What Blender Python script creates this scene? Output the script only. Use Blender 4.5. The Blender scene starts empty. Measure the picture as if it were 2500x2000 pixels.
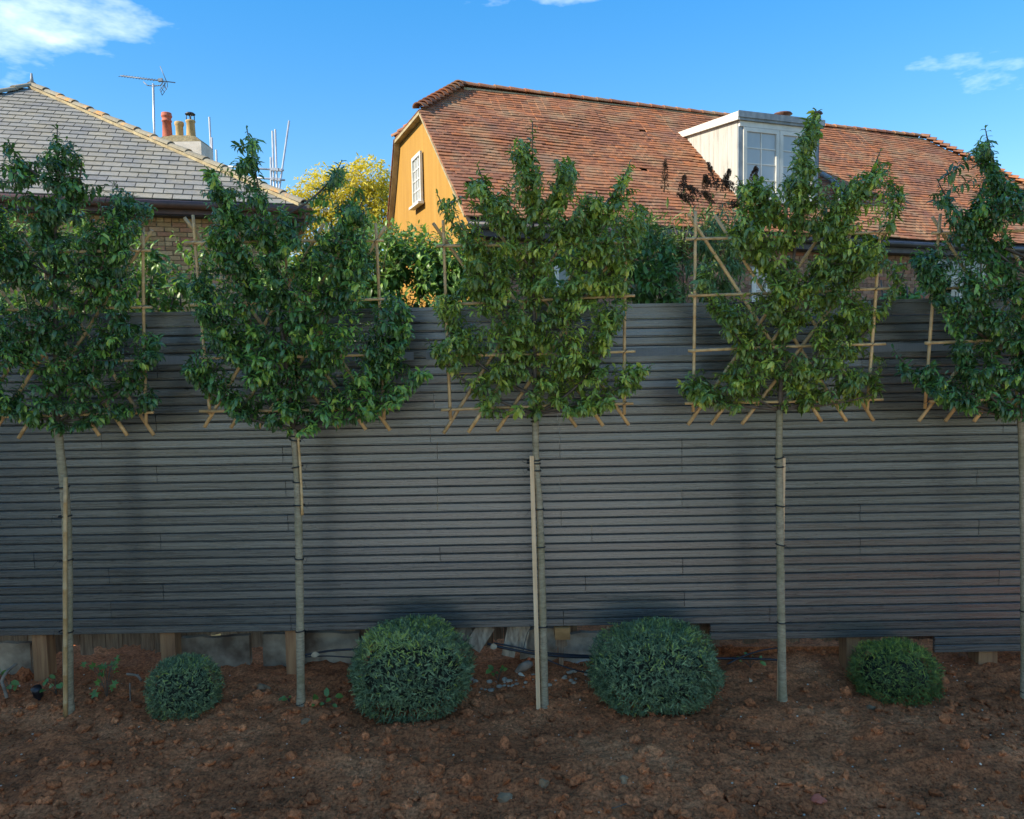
import bpy, math, random
import numpy as np
from mathutils import Vector, Matrix, noise as mnoise

random.seed(7)
RNG = np.random.default_rng(7)
R = math.radians
scene = bpy.context.scene

# ---------------------------------------------------------------- camera
W, H, F = 2500.0, 2000.0, 1900.0
CAMZ, PITCH, ROLL = 2.33, R(4.0), R(1.0)
_f = Vector((0, math.cos(PITCH), -math.sin(PITCH)))
_r0 = Vector((1, 0, 0)); _u0 = Vector((0, math.sin(PITCH), math.cos(PITCH)))
CR = _r0 * math.cos(ROLL) - _u0 * math.sin(ROLL)
CU = _r0 * math.sin(ROLL) + _u0 * math.cos(ROLL)
CAM = Vector((0, 0, CAMZ))
cam_d = bpy.data.cameras.new('camera')
cam = bpy.data.objects.new('camera', cam_d)
scene.collection.objects.link(cam)
cam_d.sensor_width = 36; cam_d.lens = F / W * 36; cam_d.sensor_fit = 'HORIZONTAL'
cam_d.clip_end = 2000
cam.matrix_world = Matrix(((CR.x, CU.x, -_f.x, 0), (CR.y, CU.y, -_f.y, 0), (CR.z, CU.z, -_f.z, CAMZ), (0, 0, 0, 1)))
scene.camera = cam

# ---------------------------------------------------------------- sky, sun, exposure
SUN_DIR = Vector((-0.82, -0.36, 0.58)).normalized()      # towards the sun
world = bpy.data.worlds.new('World'); scene.world = world; world.use_nodes = True
wn, wl = world.node_tree.nodes, world.node_tree.links
wn.clear()
wo = wn.new('ShaderNodeOutputWorld'); bg = wn.new('ShaderNodeBackground')
sky = wn.new('ShaderNodeTexSky'); sky.sky_type = 'NISHITA'; sky.sun_disc = False
sky.sun_elevation = math.asin(SUN_DIR.z); sky.sun_rotation = math.atan2(SUN_DIR.x, SUN_DIR.y)
sky.air_density = 1.0; sky.dust_density = 0.0; sky.ozone_density = 2.0; sky.altitude = 50
bg.inputs['Strength'].default_value = 0.14
# thin white cloud, the same everywhere in the sky
tcw = wn.new('ShaderNodeTexCoord'); mpw = wn.new('ShaderNodeMapping')
mpw.inputs['Scale'].default_value = (1.0, 1.0, 2.6); mpw.inputs['Location'].default_value = (15.6772, 7.7490, 3.1855)
nzw = wn.new('ShaderNodeTexNoise'); nzw.inputs['Scale'].default_value = 2.3; nzw.inputs['Detail'].default_value = 7
nzw.inputs['Roughness'].default_value = 0.58
rpw = wn.new('ShaderNodeValToRGB'); rpw.color_ramp.elements[0].position = 0.527; rpw.color_ramp.elements[1].position = 0.75
rpw.color_ramp.elements[1].color = (0.85, 0.85, 0.85, 1)
mxw = wn.new('ShaderNodeMix'); mxw.data_type = 'RGBA'
mxw.inputs['B'].default_value = (5.6, 5.7, 5.9, 1)
hsw = wn.new('ShaderNodeHueSaturation'); hsw.inputs['Saturation'].default_value = 2.05; hsw.inputs['Hue'].default_value = 0.507
gmw = wn.new('ShaderNodeGamma'); gmw.inputs['Gamma'].default_value = 0.55
wl.new(sky.outputs[0], gmw.inputs['Color']); wl.new(gmw.outputs[0], hsw.inputs['Color'])
wl.new(tcw.outputs['Generated'], mpw.inputs['Vector']); wl.new(mpw.outputs[0], nzw.inputs['Vector'])
wl.new(nzw.outputs[0], rpw.inputs[0]); wl.new(rpw.outputs[0], mxw.inputs['Factor'])
wl.new(hsw.outputs[0], mxw.inputs['A']); wl.new(mxw.outputs['Result'], bg.inputs['Color'])
wl.new(bg.outputs[0], wo.inputs['Surface'])

sun_d = bpy.data.lights.new('sun', 'SUN'); sun_d.energy = 2.6; sun_d.angle = R(0.5); sun_d.color = (1.0, 0.88, 0.71)
sun = bpy.data.objects.new('sun', sun_d); scene.collection.objects.link(sun)
sun.rotation_euler = SUN_DIR.to_track_quat('Z', 'Y').to_euler(); sun.location = (-8, -4, 12)
scene.view_settings.view_transform = 'Standard'; scene.view_settings.look = 'None'
scene.view_settings.gamma = 1.0; scene.view_settings.use_curve_mapping = False
scene.view_settings.exposure = 1.78

# ---------------------------------------------------------------- projection helpers (used as a ruler)
def ray(px, py):
    return (_f + CR * ((px - W / 2) / F) + CU * (-(py - H / 2) / F))
def at(px, py, Y):
    d = ray(px, py); return CAM + d * (Y / d.y)
def ray_plane(px, py, P0, n):
    d = ray(px, py); return CAM + d * ((P0 - CAM).dot(n) / d.dot(n))
def proj(p):
    q = Vector(p) - CAM; k = q.dot(_f)
    return (W / 2 + F * q.dot(CR) / k, H / 2 - F * q.dot(CU) / k)

# ---------------------------------------------------------------- object helpers
COL = scene.collection
WM = {}
def place(o, parent, mw):
    COL.objects.link(o)
    if parent is not None:
        o.parent = parent; o.matrix_parent_inverse = WM[parent].inverted()
    o.matrix_basis = mw; WM[o] = mw
    return o
def tag(o, label=None, cat=None, group=None, kind=None):
    if label: o['label'] = label
    if cat: o['category'] = cat
    if group: o['group'] = group
    if kind: o['kind'] = kind
    return o
def thing(name, loc, label, cat, group=None):
    o = bpy.data.objects.new(name, None); o.empty_display_size = 0.2
    place(o, None, Matrix.Translation(Vector(loc)))
    return tag(o, label, cat, group)
def mesh_np(name, V, Fq, mat, attr=None, smooth=False):
    """V (n,3); Fq (m,k) equal-sized faces."""
    me = bpy.data.meshes.new(name)
    V = np.ascontiguousarray(V, dtype=np.float32); Fq = np.ascontiguousarray(Fq, dtype=np.int32)
    me.vertices.add(len(V)); me.vertices.foreach_set('co', V.ravel())
    m, k = Fq.shape
    me.loops.add(m * k); me.loops.foreach_set('vertex_index', Fq.ravel())
    me.polygons.add(m); me.polygons.foreach_set('loop_start', np.arange(0, m * k, k, dtype=np.int32))
    me.polygons.foreach_set('loop_total', np.full(m, k, dtype=np.int32))
    me.update(calc_edges=True); me.validate()
    me.polygons.foreach_set('use_smooth', np.full(len(me.polygons), bool(smooth)))
    if attr is not None:
        a = me.attributes.new('tint', 'FLOAT', 'POINT'); a.data.foreach_set('value', np.ascontiguousarray(attr, dtype=np.float32))
    me.materials.append(mat)
    return me
def obj_np(name, V, Fq, mat, parent=None, attr=None, smooth=False):
    V = np.asarray(V, dtype=np.float64); c = (V.min(0) + V.max(0)) / 2
    me = mesh_np(name, V - c, Fq, mat, attr, smooth)
    return place(bpy.data.objects.new(name, me), parent, Matrix.Translation(Vector(c)))

class MB:
    def __init__(s): s.v = []; s.f = []; s.t = []; s.sm = []
    def add(s, vs, fs, tint=0.0, smooth=False):
        b = len(s.v); s.v += [tuple(x) for x in vs]; s.f += [tuple(b + i for i in f) for f in fs]
        s.t += [tint] * len(vs); s.sm += [smooth] * len(fs); return s
    def box(s, o, a, b, c, tint=0.0):
        o, a, b, c = map(Vector, (o, a, b, c))
        if a.cross(b).dot(c) < 0: a, b = b, a
        p = [o, o + a, o + a + b, o + b, o + c, o + a + c, o + a + b + c, o + b + c]
        return s.add(p, [(3, 2, 1, 0), (4, 5, 6, 7), (0, 1, 5, 4), (1, 2, 6, 5), (2, 3, 7, 6), (3, 0, 4, 7)], tint)
    def cbox(s, c, a, b, d, tint=0.0):
        a, b, d = map(Vector, (a, b, d)); return s.box(Vector(c) - a / 2 - b / 2 - d / 2, a, b, d, tint)
    def tube(s, pts, rad, n=8, cap=True, tint=0.0, smooth=True):
        pts = [Vector(p) for p in pts]; m = len(pts)
        if not hasattr(rad, '__len__'): rad = [rad] * m
        vs = []; up = None
        for i, p in enumerate(pts):
            t = (pts[min(i + 1, m - 1)] - pts[max(i - 1, 0)]).normalized()
            if up is None:
                up = Vector((0, 0, 1)) if abs(t.z) < 0.9 else Vector((0, 1, 0))
            x = t.cross(up)
            if x.length < 1e-6: x = t.orthogonal()
            x.normalize(); y = x.cross(t); up = y
            for k in range(n):
                a = 2 * math.pi * k / n
                vs.append(p + (x * math.cos(a) + y * math.sin(a)) * rad[i])
        fs = [(i * n + k, i * n + (k + 1) % n, (i + 1) * n + (k + 1) % n, (i + 1) * n + k) for i in range(m - 1) for k in range(n)]
        s.add(vs, fs, tint, smooth)
        if cap:
            b = len(s.v) - m * n
            s.f += [tuple(b + k for k in range(n - 1, -1, -1)), tuple(b + (m - 1) * n + k for k in range(n))]; s.sm += [False, False]
        return s
    def lathe(s, c, prof, n=20, tint=0.0):
        c = Vector(c); vs = []
        for r, z in prof:
            for k in range(n):
                a = 2 * math.pi * k / n; vs.append(c + Vector((r * math.cos(a), r * math.sin(a), z)))
        m = len(prof)
        fs = [(i * n + k, i * n + (k + 1) % n, (i + 1) * n + (k + 1) % n, (i + 1) * n + k) for i in range(m - 1) for k in range(n)]
        s.add(vs, fs, tint, True)
        b = len(s.v) - m * n
        s.f += [tuple(b + k for k in range(n - 1, -1, -1)), tuple(b + (m - 1) * n + k for k in range(n))]; s.sm += [False, False]
        return s
    def prism(s, poly, ext, tint=0.0):
        poly = [Vector(p) for p in poly]; e = Vector(ext); n = len(poly)
        nrm = Vector((0, 0, 0))
        for i in range(n): nrm += poly[i].cross(poly[(i + 1) % n])
        if nrm.dot(e) > 0: poly = poly[::-1]
        vs = poly + [p + e for p in poly]
        fs = [tuple(range(n)), tuple(range(2 * n - 1, n - 1, -1))] + [(i, i + n, (i + 1) % n + n, (i + 1) % n) for i in range(n)]
        return s.add(vs, fs, tint)
    def mesh(s, name, mat):
        me = bpy.data.meshes.new(name); me.from_pydata(s.v, [], s.f); me.validate()
        me.polygons.foreach_set('use_smooth', s.sm[:len(me.polygons)])
        if any(s.t): a = me.attributes.new('tint', 'FLOAT', 'POINT'); a.data.foreach_set('value', s.t)
        me.materials.append(mat); return me
    def build(s, name, mat, parent=None):
        V = np.array(s.v); c = Vector((V.min(0) + V.max(0)) / 2)
        s.v = [tuple(Vector(p) - c) for p in s.v]
        return place(bpy.data.objects.new(name, s.mesh(name, mat)), parent, Matrix.Translation(c))

# ---------------------------------------------------------------- materials
def newmat(name):
    m = bpy.data.materials.new(name); m.use_nodes = True
    nt = m.node_tree; b = nt.nodes['Principled BSDF']
    return m, nt, b
def node(nt, typ, **kw):
    n = nt.nodes.new(typ)
    for k, v in kw.items(): setattr(n, k, v)
    return n
def pos(nt, scale=(1, 1, 1)):
    g = node(nt, 'ShaderNodeNewGeometry'); mp = node(nt, 'ShaderNodeMapping'); mp.inputs['Scale'].default_value = scale
    nt.links.new(g.outputs['Position'], mp.inputs['Vector']); return mp.outputs[0]
def noise(nt, vec, scale, detail=4, rough=0.55):
    n = node(nt, 'ShaderNodeTexNoise'); n.inputs['Scale'].default_value = scale; n.inputs['Detail'].default_value = detail
    n.inputs['Roughness'].default_value = rough; nt.links.new(vec, n.inputs['Vector']); return n.outputs[0]
def ramp(nt, fac, stops):
    r = node(nt, 'ShaderNodeValToRGB'); e = r.color_ramp.elements
    while len(e) < len(stops): e.new(0.5)
    for i, (p, c) in enumerate(stops): e[i].position = p; e[i].color = (*c, 1)
    nt.links.new(fac, r.inputs[0]); return r.outputs[0]
def math_(nt, op, a, b=0.0):
    n = node(nt, 'ShaderNodeMath', operation=op)
    for i, x in enumerate((a, b)):
        if isinstance(x, (int, float)): n.inputs[i].default_value = x
        else: nt.links.new(x, n.inputs[i])
    return n.outputs[0]
def mixc(nt, fac, a, b, mode='MIX'):
    n = node(nt, 'ShaderNodeMix', data_type='RGBA', blend_type=mode)
    for key, x in (('Factor', fac), ('A', a), ('B', b)):
        if isinstance(x, (int, float)): n.inputs[key].default_value = x
        elif isinstance(x, tuple): n.inputs[key].default_value = (*x, 1)
        else: nt.links.new(x, n.inputs[key])
    return n.outputs['Result']
def each(nt):
    """a random number for each piece: from its object or from its own tint"""
    oi = node(nt, 'ShaderNodeObjectInfo'); at_ = node(nt, 'ShaderNodeAttribute', attribute_name='tint')
    return math_(nt, 'FRACT', math_(nt, 'ADD', oi.outputs['Random'], at_.outputs['Fac']))
def tint(nt): return node(nt, 'ShaderNodeAttribute', attribute_name='tint').outputs['Fac']
def bump(nt, b, h, strength=0.4, dist=0.01):
    n = node(nt, 'ShaderNodeBump'); n.inputs['Strength'].default_value = strength; n.inputs['Distance'].default_value = dist
    nt.links.new(h, n.inputs['Height']); nt.links.new(n.outputs[0], b.inputs['Normal'])
def surf(name, c1, c2, scale=6, rough=0.7, stretch=(1, 1, 1), bstr=0.3, bdist=0.006, piece=0.0, spec=0.5, lo=0.35, hi=0.65, detail=5):
    m, nt, b = newmat(name)
    v = pos(nt, stretch); n = noise(nt, v, scale, detail)
    col = ramp(nt, n, [(lo, c1), (hi, c2)])
    if piece:
        k = each(nt); val = math_(nt, 'ADD', math_(nt, 'MULTIPLY', k, 2 * piece), 1 - piece)
        col = mixc(nt, 1.0, col, val, 'MULTIPLY')
    nt.links.new(col, b.inputs['Base Color']); b.inputs['Roughness'].default_value = rough
    b.inputs['Specular IOR Level'].default_value = spec
    if bstr: bump(nt, b, noise(nt, v, scale * 5, 5), bstr, bdist)
    return m
def leafmat(name, stops, rough=0.38, trans=0.25, spec=0.5):
    m, nt, b = newmat(name)
    k = tint(nt); oi = node(nt, 'ShaderNodeObjectInfo')
    col = ramp(nt, k, stops)
    n = noise(nt, pos(nt), 60, 2)
    col = mixc(nt, 1.0, col, math_(nt, 'ADD', math_(nt, 'MULTIPLY', n, 0.6), 0.7), 'MULTIPLY')
    nt.links.new(col, b.inputs['Base Color']); b.inputs['Roughness'].default_value = rough
    b.inputs['Specular IOR Level'].default_value = spec
    tr = node(nt, 'ShaderNodeBsdfTranslucent'); mx = node(nt, 'ShaderNodeMixShader'); mx.inputs[0].default_value = trans
    nt.links.new(mixc(nt, 1.0, col, (1.5, 1.5, 0.7), 'MULTIPLY'), tr.inputs['Color'])
    nt.links.new(b.outputs[0], mx.inputs[1]); nt.links.new(tr.outputs[0], mx.inputs[2])
    nt.links.new(mx.outputs[0], nt.nodes['Material Output'].inputs['Surface'])
    return m

MAT = {}
# dark grey painted cladding: grain along the board, small knots, scuffs
m, nt, b = newmat('fence_paint')
v = pos(nt, (1.2, 30, 30)); g = noise(nt, v, 3.0, 6, 0.6)
big = noise(nt, pos(nt, (0.6, 1, 1.5)), 1.6, 3)
k = each(nt)
c = ramp(nt, g, [(0.3, (0.062, 0.060, 0.052)), (0.7, (0.100, 0.097, 0.084))])
c = mixc(nt, 1.0, c, math_(nt, 'ADD', math_(nt, 'MULTIPLY', k, 0.28), 0.86), 'MULTIPLY')
c = mixc(nt, 1.0, c, math_(nt, 'ADD', math_(nt, 'MULTIPLY', big, 0.5), 0.75), 'MULTIPLY')
vk = node(nt, 'ShaderNodeTexVoronoi'); vk.inputs['Scale'].default_value = 3.2; nt.links.new(pos(nt, (1, 1, 1.7)), vk.inputs['Vector'])
kn = ramp(nt, vk.outputs['Distance'], [(0.02, (0.45, 0.45, 0.45)), (0.085, (1, 1, 1))])
c = mixc(nt, 1.0, c, kn, 'MULTIPLY')
sc = noise(nt, pos(nt, (2, 1, 7)), 5, 7, 0.7)
c = mixc(nt, ramp(nt, sc, [(0.66, (0, 0, 0)), (0.82, (0.6, 0.6, 0.6))]), c, (0.17, 0.165, 0.145))
nt.links.new(c, b.inputs['Base Color'])
nt.links.new(math_(nt, 'ADD', math_(nt, 'MULTIPLY', g, 0.22), 0.17), b.inputs['Roughness']); b.inputs['Specular IOR Level'].default_value = 1.0; b.inputs['IOR'].default_value = 1.62
bump(nt, b, g, 0.35, 0.003); MAT['fence'] = m
MAT['fence_ribbed'] = surf('ribbed_board', (0.19, 0.20, 0.20), (0.24, 0.25, 0.24), 12, 0.6, (20, 1, 1), 0.5, 0.004)
MAT['post'] = surf('post_wood', (0.24, 0.11, 0.045), (0.40, 0.21, 0.09), 2.2, 0.75, (14, 14, 1.2), 0.5, 0.004, 0.12)
MAT['oldwood'] = surf('weathered_wood', (0.18, 0.105, 0.06), (0.38, 0.26, 0.155), 3, 0.85, (18, 18, 1.5), 0.6, 0.005, 0.25)
MAT['root'] = surf('root_bark', (0.14, 0.10, 0.065), (0.30, 0.22, 0.15), 14, 0.9, (1, 1, 1), 0.6, 0.005)
MAT['greyplank'] = surf('grey_plank', (0.24, 0.165, 0.10), (0.52, 0.39, 0.25), 3, 0.85, (14, 14, 2.5), 0.6, 0.004, 0.15)
MAT['blockwood'] = surf('sawn_block', (0.30, 0.14, 0.04), (0.46, 0.24, 0.08), 8, 0.7, (1, 1, 3), 0.4, 0.003)
MAT['stakewood'] = surf('pale_stake', (0.64, 0.41, 0.21), (0.80, 0.56, 0.32), 4, 0.6, (10, 10, 0.8), 0.2, 0.002)
MAT['concrete'] = surf('concrete', (0.15, 0.10, 0.06), (0.46, 0.37, 0.25), 5, 0.9, (1, 1, 1), 0.5, 0.006, 0.1)
MAT['paleconcrete'] = surf('pale_concrete', (0.27, 0.20, 0.13), (0.56, 0.46, 0.33), 9, 0.9, (1, 1, 1), 0.6, 0.008)
MAT['whitepaint'] = surf('white_paint', (0.52, 0.52, 0.46), (0.66, 0.65, 0.58), 3, 0.45, (1, 1, 1), 0.05, 0.002)
MAT['black'] = surf('black_plastic', (0.010, 0.010, 0.012), (0.022, 0.022, 0.025), 20, 0.4, (1, 1, 1), 0.0)
MAT['tie'] = surf('black_tie', (0.006, 0.006, 0.006), (0.012, 0.012, 0.012), 20, 0.5, (1, 1, 1), 0.0)
MAT['lead'] = surf('lead_grey', (0.16, 0.19, 0.21), (0.27, 0.31, 0.33), 9, 0.6, (1, 1, 0.4), 0.3, 0.004)
MAT['galv'] = surf('galvanised_tube', (0.45, 0.46, 0.47), (0.62, 0.63, 0.64), 14, 0.4, (1, 1, 0.3), 0.1, 0.002)
MAT['galv'].node_tree.nodes['Principled BSDF'].inputs['Metallic'].default_value = 0.5
MAT['aerial'] = surf('aerial_alloy', (0.16, 0.17, 0.18), (0.24, 0.25, 0.26), 14, 0.45, (1, 1, 1), 0.0)
MAT['gutter'] = surf('brown_gutter', (0.07, 0.035, 0.028), (0.12, 0.06, 0.045), 5, 0.5, (1, 1, 1), 0.1, 0.003)
MAT['blackgutter'] = surf('black_gutter', (0.012, 0.012, 0.016), (0.03, 0.028, 0.034), 5, 0.45, (1, 1, 1), 0.1, 0.003)
MAT['orange'] = surf('orange_plastic', (0.62, 0.10, 0.02), (0.75, 0.15, 0.03), 9, 0.4, (1, 1, 1), 0.0)
MAT['terracotta'] = surf('terracotta', (0.40, 0.10, 0.055), (0.52, 0.15, 0.08), 7, 0.8, (1, 1, 1), 0.2, 0.004)
MAT['buffpot'] = surf('buff_clay', (0.34, 0.24, 0.10), (0.52, 0.36, 0.16), 9, 0.85, (1, 1, 0.5), 0.4, 0.006)
MAT['chimney'] = surf('chimney_render', (0.52, 0.48, 0.40), (0.68, 0.63, 0.53), 3, 0.9, (1, 1, 1.5), 0.4, 0.01)
MAT['lichen_mortar'] = surf('lichened_mortar', (0.26, 0.21, 0.12), (0.42, 0.35, 0.20), 5, 0.95, (1, 1, 1), 0.6, 0.02)
MAT['mortar'] = surf('mortar', (0.30, 0.26, 0.19), (0.42, 0.37, 0.28), 12, 0.95, (1, 1, 1), 0.5, 0.006)
MAT['soffit'] = surf('dark_eaves', (0.018, 0.016, 0.024), (0.035, 0.03, 0.036), 8, 0.7, (1, 1, 1), 0.2, 0.004)
MAT['underlay'] = surf('roof_underlay', (0.03, 0.026, 0.024), (0.05, 0.04, 0.036), 8, 0.9, (1, 1, 1), 0)
MAT['dirtlight'] = surf('stone', (0.20, 0.115, 0.055), (0.34, 0.21, 0.11), 12, 0.9, (1, 1, 1), 0.5, 0.004, 0.25)
MAT['chips'] = surf('pale_chips', (0.44, 0.34, 0.23), (0.66, 0.56, 0.42), 12, 0.85, (1, 1, 1), 0.2, 0.002, 0.3)
MAT['needlestem'] = surf('twig_brown', (0.08, 0.05, 0.03), (0.14, 0.09, 0.055), 30, 0.8, (1, 1, 1), 0)
MAT['deadleaf'] = surf('dead_leaf', (0.34, 0.22, 0.12), (0.52, 0.38, 0.22), 25, 0.8, (1, 1, 1), 0.3, 0.003)
MAT['paleleaf'] = surf('pale_dead_leaf', (0.48, 0.42, 0.30), (0.62, 0.55, 0.42), 25, 0.8, (1, 1, 1), 0.3, 0.003)
MAT['flower'] = surf('dead_flower', (0.055, 0.03, 0.018), (0.15, 0.085, 0.05), 40, 0.95, (1, 1, 1), 0.5, 0.01)

# bamboo: pale straw with darker node rings is modelled; grain only here
MAT['bamboo'] = surf('bamboo', (0.52, 0.30, 0.115), (0.70, 0.45, 0.20), 3, 0.42, (7, 7, 7), 0.15, 0.001, 0.18)
# bark: grey olive with horizontal lenticel bands
m, nt, b = newmat('bark')
n1 = noise(nt, pos(nt, (9, 9, 34)), 2.6, 6, 0.7); n2 = noise(nt, pos(nt, (1, 1, 0.7)), 5, 4)
c = ramp(nt, n1, [(0.30, (0.17, 0.125, 0.075)), (0.5, (0.32, 0.255, 0.155)), (0.75, (0.48, 0.40, 0.26))])
c = mixc(nt, ramp(nt, n2, [(0.45, (0, 0, 0)), (0.66, (0.45, 0.45, 0.45))]), c, (0.19, 0.165, 0.06))
nt.links.new(c, b.inputs['Base Color']); b.inputs['Roughness'].default_value = 0.75; bump(nt, b, n1, 0.6, 0.004); MAT['bark'] = m
MAT['branch'] = surf('young_bark', (0.07, 0.05, 0.035), (0.15, 0.11, 0.075), 20, 0.7, (1, 1, 1), 0.2, 0.002)

# soil
def soilmat(name, mul):
    m, nt, b = newmat(name)
    p = pos(nt)
    a = noise(nt, p, 1.3, 4, 0.6); f = noise(nt, p, 55, 8, 0.7); q = noise(nt, p, 9, 5, 0.6)
    c = ramp(nt, a, [(0.33, (0.094, 0.030, 0.0112)), (0.52, (0.140, 0.046, 0.0175)), (0.68, (0.176, 0.068, 0.028))])
    c = mixc(nt, 1.0, c, ramp(nt, f, [(0.32, (0.25, 0.25, 0.25)), (0.70, (1.7, 1.65, 1.6))]), 'MULTIPLY')
    c = mixc(nt, 1.0, c, math_(nt, 'ADD', math_(nt, 'MULTIPLY', q, 0.9), 0.55), 'MULTIPLY')
    c = mixc(nt, 1.0, c, math_(nt, 'MULTIPLY', math_(nt, 'ADD', math_(nt, 'MULTIPLY', tint(nt), 0.5), 0.75), mul), 'MULTIPLY')
    nt.links.new(c, b.inputs['Base Color']); b.inputs['Roughness'].default_value = 0.95
    b.inputs['Specular IOR Level'].default_value = 0.14
    bump(nt, b, math_(nt, 'ADD', f, math_(nt, 'MULTIPLY', q, 0.8)), 0.55, 0.009); return m
MAT['soil'] = soilmat('soil', 3.2); MAT['clod'] = soilmat('clod', 3.1)
MAT['turf'] = surf('rough_ground', (0.05, 0.06, 0.02), (0.12, 0.11, 0.05), 2, 0.95, (1, 1, 1), 0.6, 0.03)
MAT['paving'] = surf('bounce_paving', (0.66, 0.59, 0.47), (0.80, 0.73, 0.60), 4, 0.85, (1, 1, 1), 0.3, 0.01)

# slates, tiles, bricks
m, nt, b = newmat('slate')
k = each(nt); p = pos(nt); n1 = noise(nt, p, 2.0, 5); n2 = noise(nt, p, 14, 6, 0.65)
c = ramp(nt, k, [(0.0, (0.18, 0.175, 0.16)), (0.5, (0.225, 0.218, 0.19)), (1.0, (0.27, 0.258, 0.22))])
c = mixc(nt, ramp(nt, n1, [(0.42, (0, 0, 0)), (0.66, (0.7, 0.7, 0.7))]), c, (0.29, 0.255, 0.175))
c = mixc(nt, 1.0, c, math_(nt, 'ADD', math_(nt, 'MULTIPLY', n2, 0.8), 0.6), 'MULTIPLY')
nt.links.new(c, b.inputs['Base Color']); b.inputs['Roughness'].default_value = 0.62; bump(nt, b, n2, 0.3, 0.006); MAT['slate'] = m
m, nt, b = newmat('clay_tile')
k = each(nt); p = pos(nt); n1 = noise(nt, p, 0.9, 4); n2 = noise(nt, p, 11, 6, 0.65); n3 = noise(nt, p, 1.7, 5, 0.6)
c = ramp(nt, k, [(0.0, (0.19, 0.072, 0.034)), (0.3, (0.27, 0.105, 0.046)), (0.6, (0.32, 0.130, 0.056)), (0.85, (0.38, 0.132, 0.044)), (1.0, (0.21, 0.098, 0.056))])
c = mixc(nt, ramp(nt, n3, [(0.46, (0, 0, 0)), (0.68, (0.75, 0.75, 0.75))]), c, (0.29, 0.205, 0.115))
c = mixc(nt, ramp(nt, n1, [(0.52, (0, 0, 0)), (0.72, (0.6, 0.6, 0.6))]), c, (0.16, 0.075, 0.055))
c = mixc(nt, 1.0, c, math_(nt, 'ADD', math_(nt, 'MULTIPLY', n2, 0.9), 0.55), 'MULTIPLY')
nt.links.new(c, b.inputs['Base Color']); b.inputs['Roughness'].default_value = 0.85; bump(nt, b, n2, 0.5, 0.01); MAT['tile'] = m
def brickmat(name, stops):
    m, nt, b = newmat(name)
    k = each(nt); p = pos(nt); n2 = noise(nt, p, 22, 6, 0.65); n1 = noise(nt, p, 3, 4)
    c = ramp(nt, k, stops)
    c = mixc(nt, 1.0, c, math_(nt, 'ADD', math_(nt, 'MULTIPLY', n2, 0.9), 0.55), 'MULTIPLY')
    c = mixc(nt, 1.0, c, math_(nt, 'ADD', math_(nt, 'MULTIPLY', n1, 0.6), 0.7), 'MULTIPLY')
    nt.links.new(c, b.inputs['Base Color']); b.inputs['Roughness'].default_value = 0.9; bump(nt, b, n2, 0.6, 0.006); return m
MAT['brick_yellow'] = brickmat('stock_brick', [(0, (0.28, 0.16, 0.085)), (0.35, (0.42, 0.27, 0.13)), (0.7, (0.52, 0.36, 0.19)), (1, (0.40, 0.19, 0.11))])
MAT['brick_brown'] = brickmat('brown_brick', [(0, (0.16, 0.085, 0.06)), (0.4, (0.24, 0.14, 0.095)), (0.75, (0.32, 0.20, 0.13)), (1, (0.30, 0.12, 0.075))])
# lichened hip tiles
m, nt, b = newmat('hip_tile')
k = each(nt); p = pos(nt); n1 = noise(nt, p, 2.6, 6, 0.7); n2 = noise(nt, p, 18, 6, 0.65)
c = ramp(nt, k, [(0, (0.20, 0.18, 0.13)), (1, (0.28, 0.255, 0.185))])
c = mixc(nt, ramp(nt, n1, [(0.57, (0, 0, 0)), (0.66, (0.9, 0.9, 0.9))]), c, (0.62, 0.29, 0.05))
c = mixc(nt, 1.0, c, math_(nt, 'ADD', math_(nt, 'MULTIPLY', n2, 0.9), 0.5), 'MULTIPLY')
nt.links.new(c, b.inputs['Base Color']); b.inputs['Roughness'].default_value = 0.9; bump(nt, b, n2, 0.5, 0.01); MAT['hip'] = m
# ochre render with rain streaks
m, nt, b = newmat('ochre_render')
n1 = noise(nt, pos(nt, (2.5, 2.5, 0.3)), 2.2, 5, 0.6); n2 = noise(nt, pos(nt), 30, 4)
c = ramp(nt, n1, [(0.28, (0.335, 0.175, 0.026)), (0.48, (0.37, 0.20, 0.031)), (0.6, (0.39, 0.215, 0.035)), (0.78, (0.42, 0.245, 0.055))])
nt.links.new(c, b.inputs['Base Color']); b.inputs['Roughness'].default_value = 0.9; bump(nt, b, n2, 0.3, 0.008); MAT['ochre'] = m
# dormer cheek: flaking cream boards
m, nt, b = newmat('cream_boards')
n1 = noise(nt, pos(nt, (5, 5, 0.6)), 2.5, 6, 0.65)
c = ramp(nt, n1, [(0.30, (0.26, 0.245, 0.21)), (0.45, (0.38, 0.375, 0.335)), (0.7, (0.45, 0.445, 0.41))])
nt.links.new(c, b.inputs['Base Color']); b.inputs['Roughness'].default_value = 0.7; bump(nt, b, n1, 0.2, 0.005); MAT['cream'] = m
m, nt, b = newmat('window_glass')
b.inputs['Base Color'].default_value = (0.10, 0.12, 0.13, 1); b.inputs['Roughness'].default_value = 0.06
b.inputs['Specular IOR Level'].default_value = 0.9; MAT['glass'] = m
m, nt, b = newmat('pale_glass')  # pale grey panes, slightly mottled
c = ramp(nt, noise(nt, pos(nt, (1, 1, 0.5)), 1.5, 3), [(0.3, (0.33, 0.35, 0.34)), (0.7, (0.44, 0.45, 0.43))])
nt.links.new(c, b.inputs['Base Color']); b.inputs['Roughness'].default_value = 0.08
b.inputs['Specular IOR Level'].default_value = 0.8; MAT['paleglass'] = m
m, nt, b = newmat('lamp_lens')
b.inputs['Base Color'].default_value = (0.75, 0.8, 0.85, 1); b.inputs['Roughness'].default_value = 0.1; MAT['lens'] = m

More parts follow.
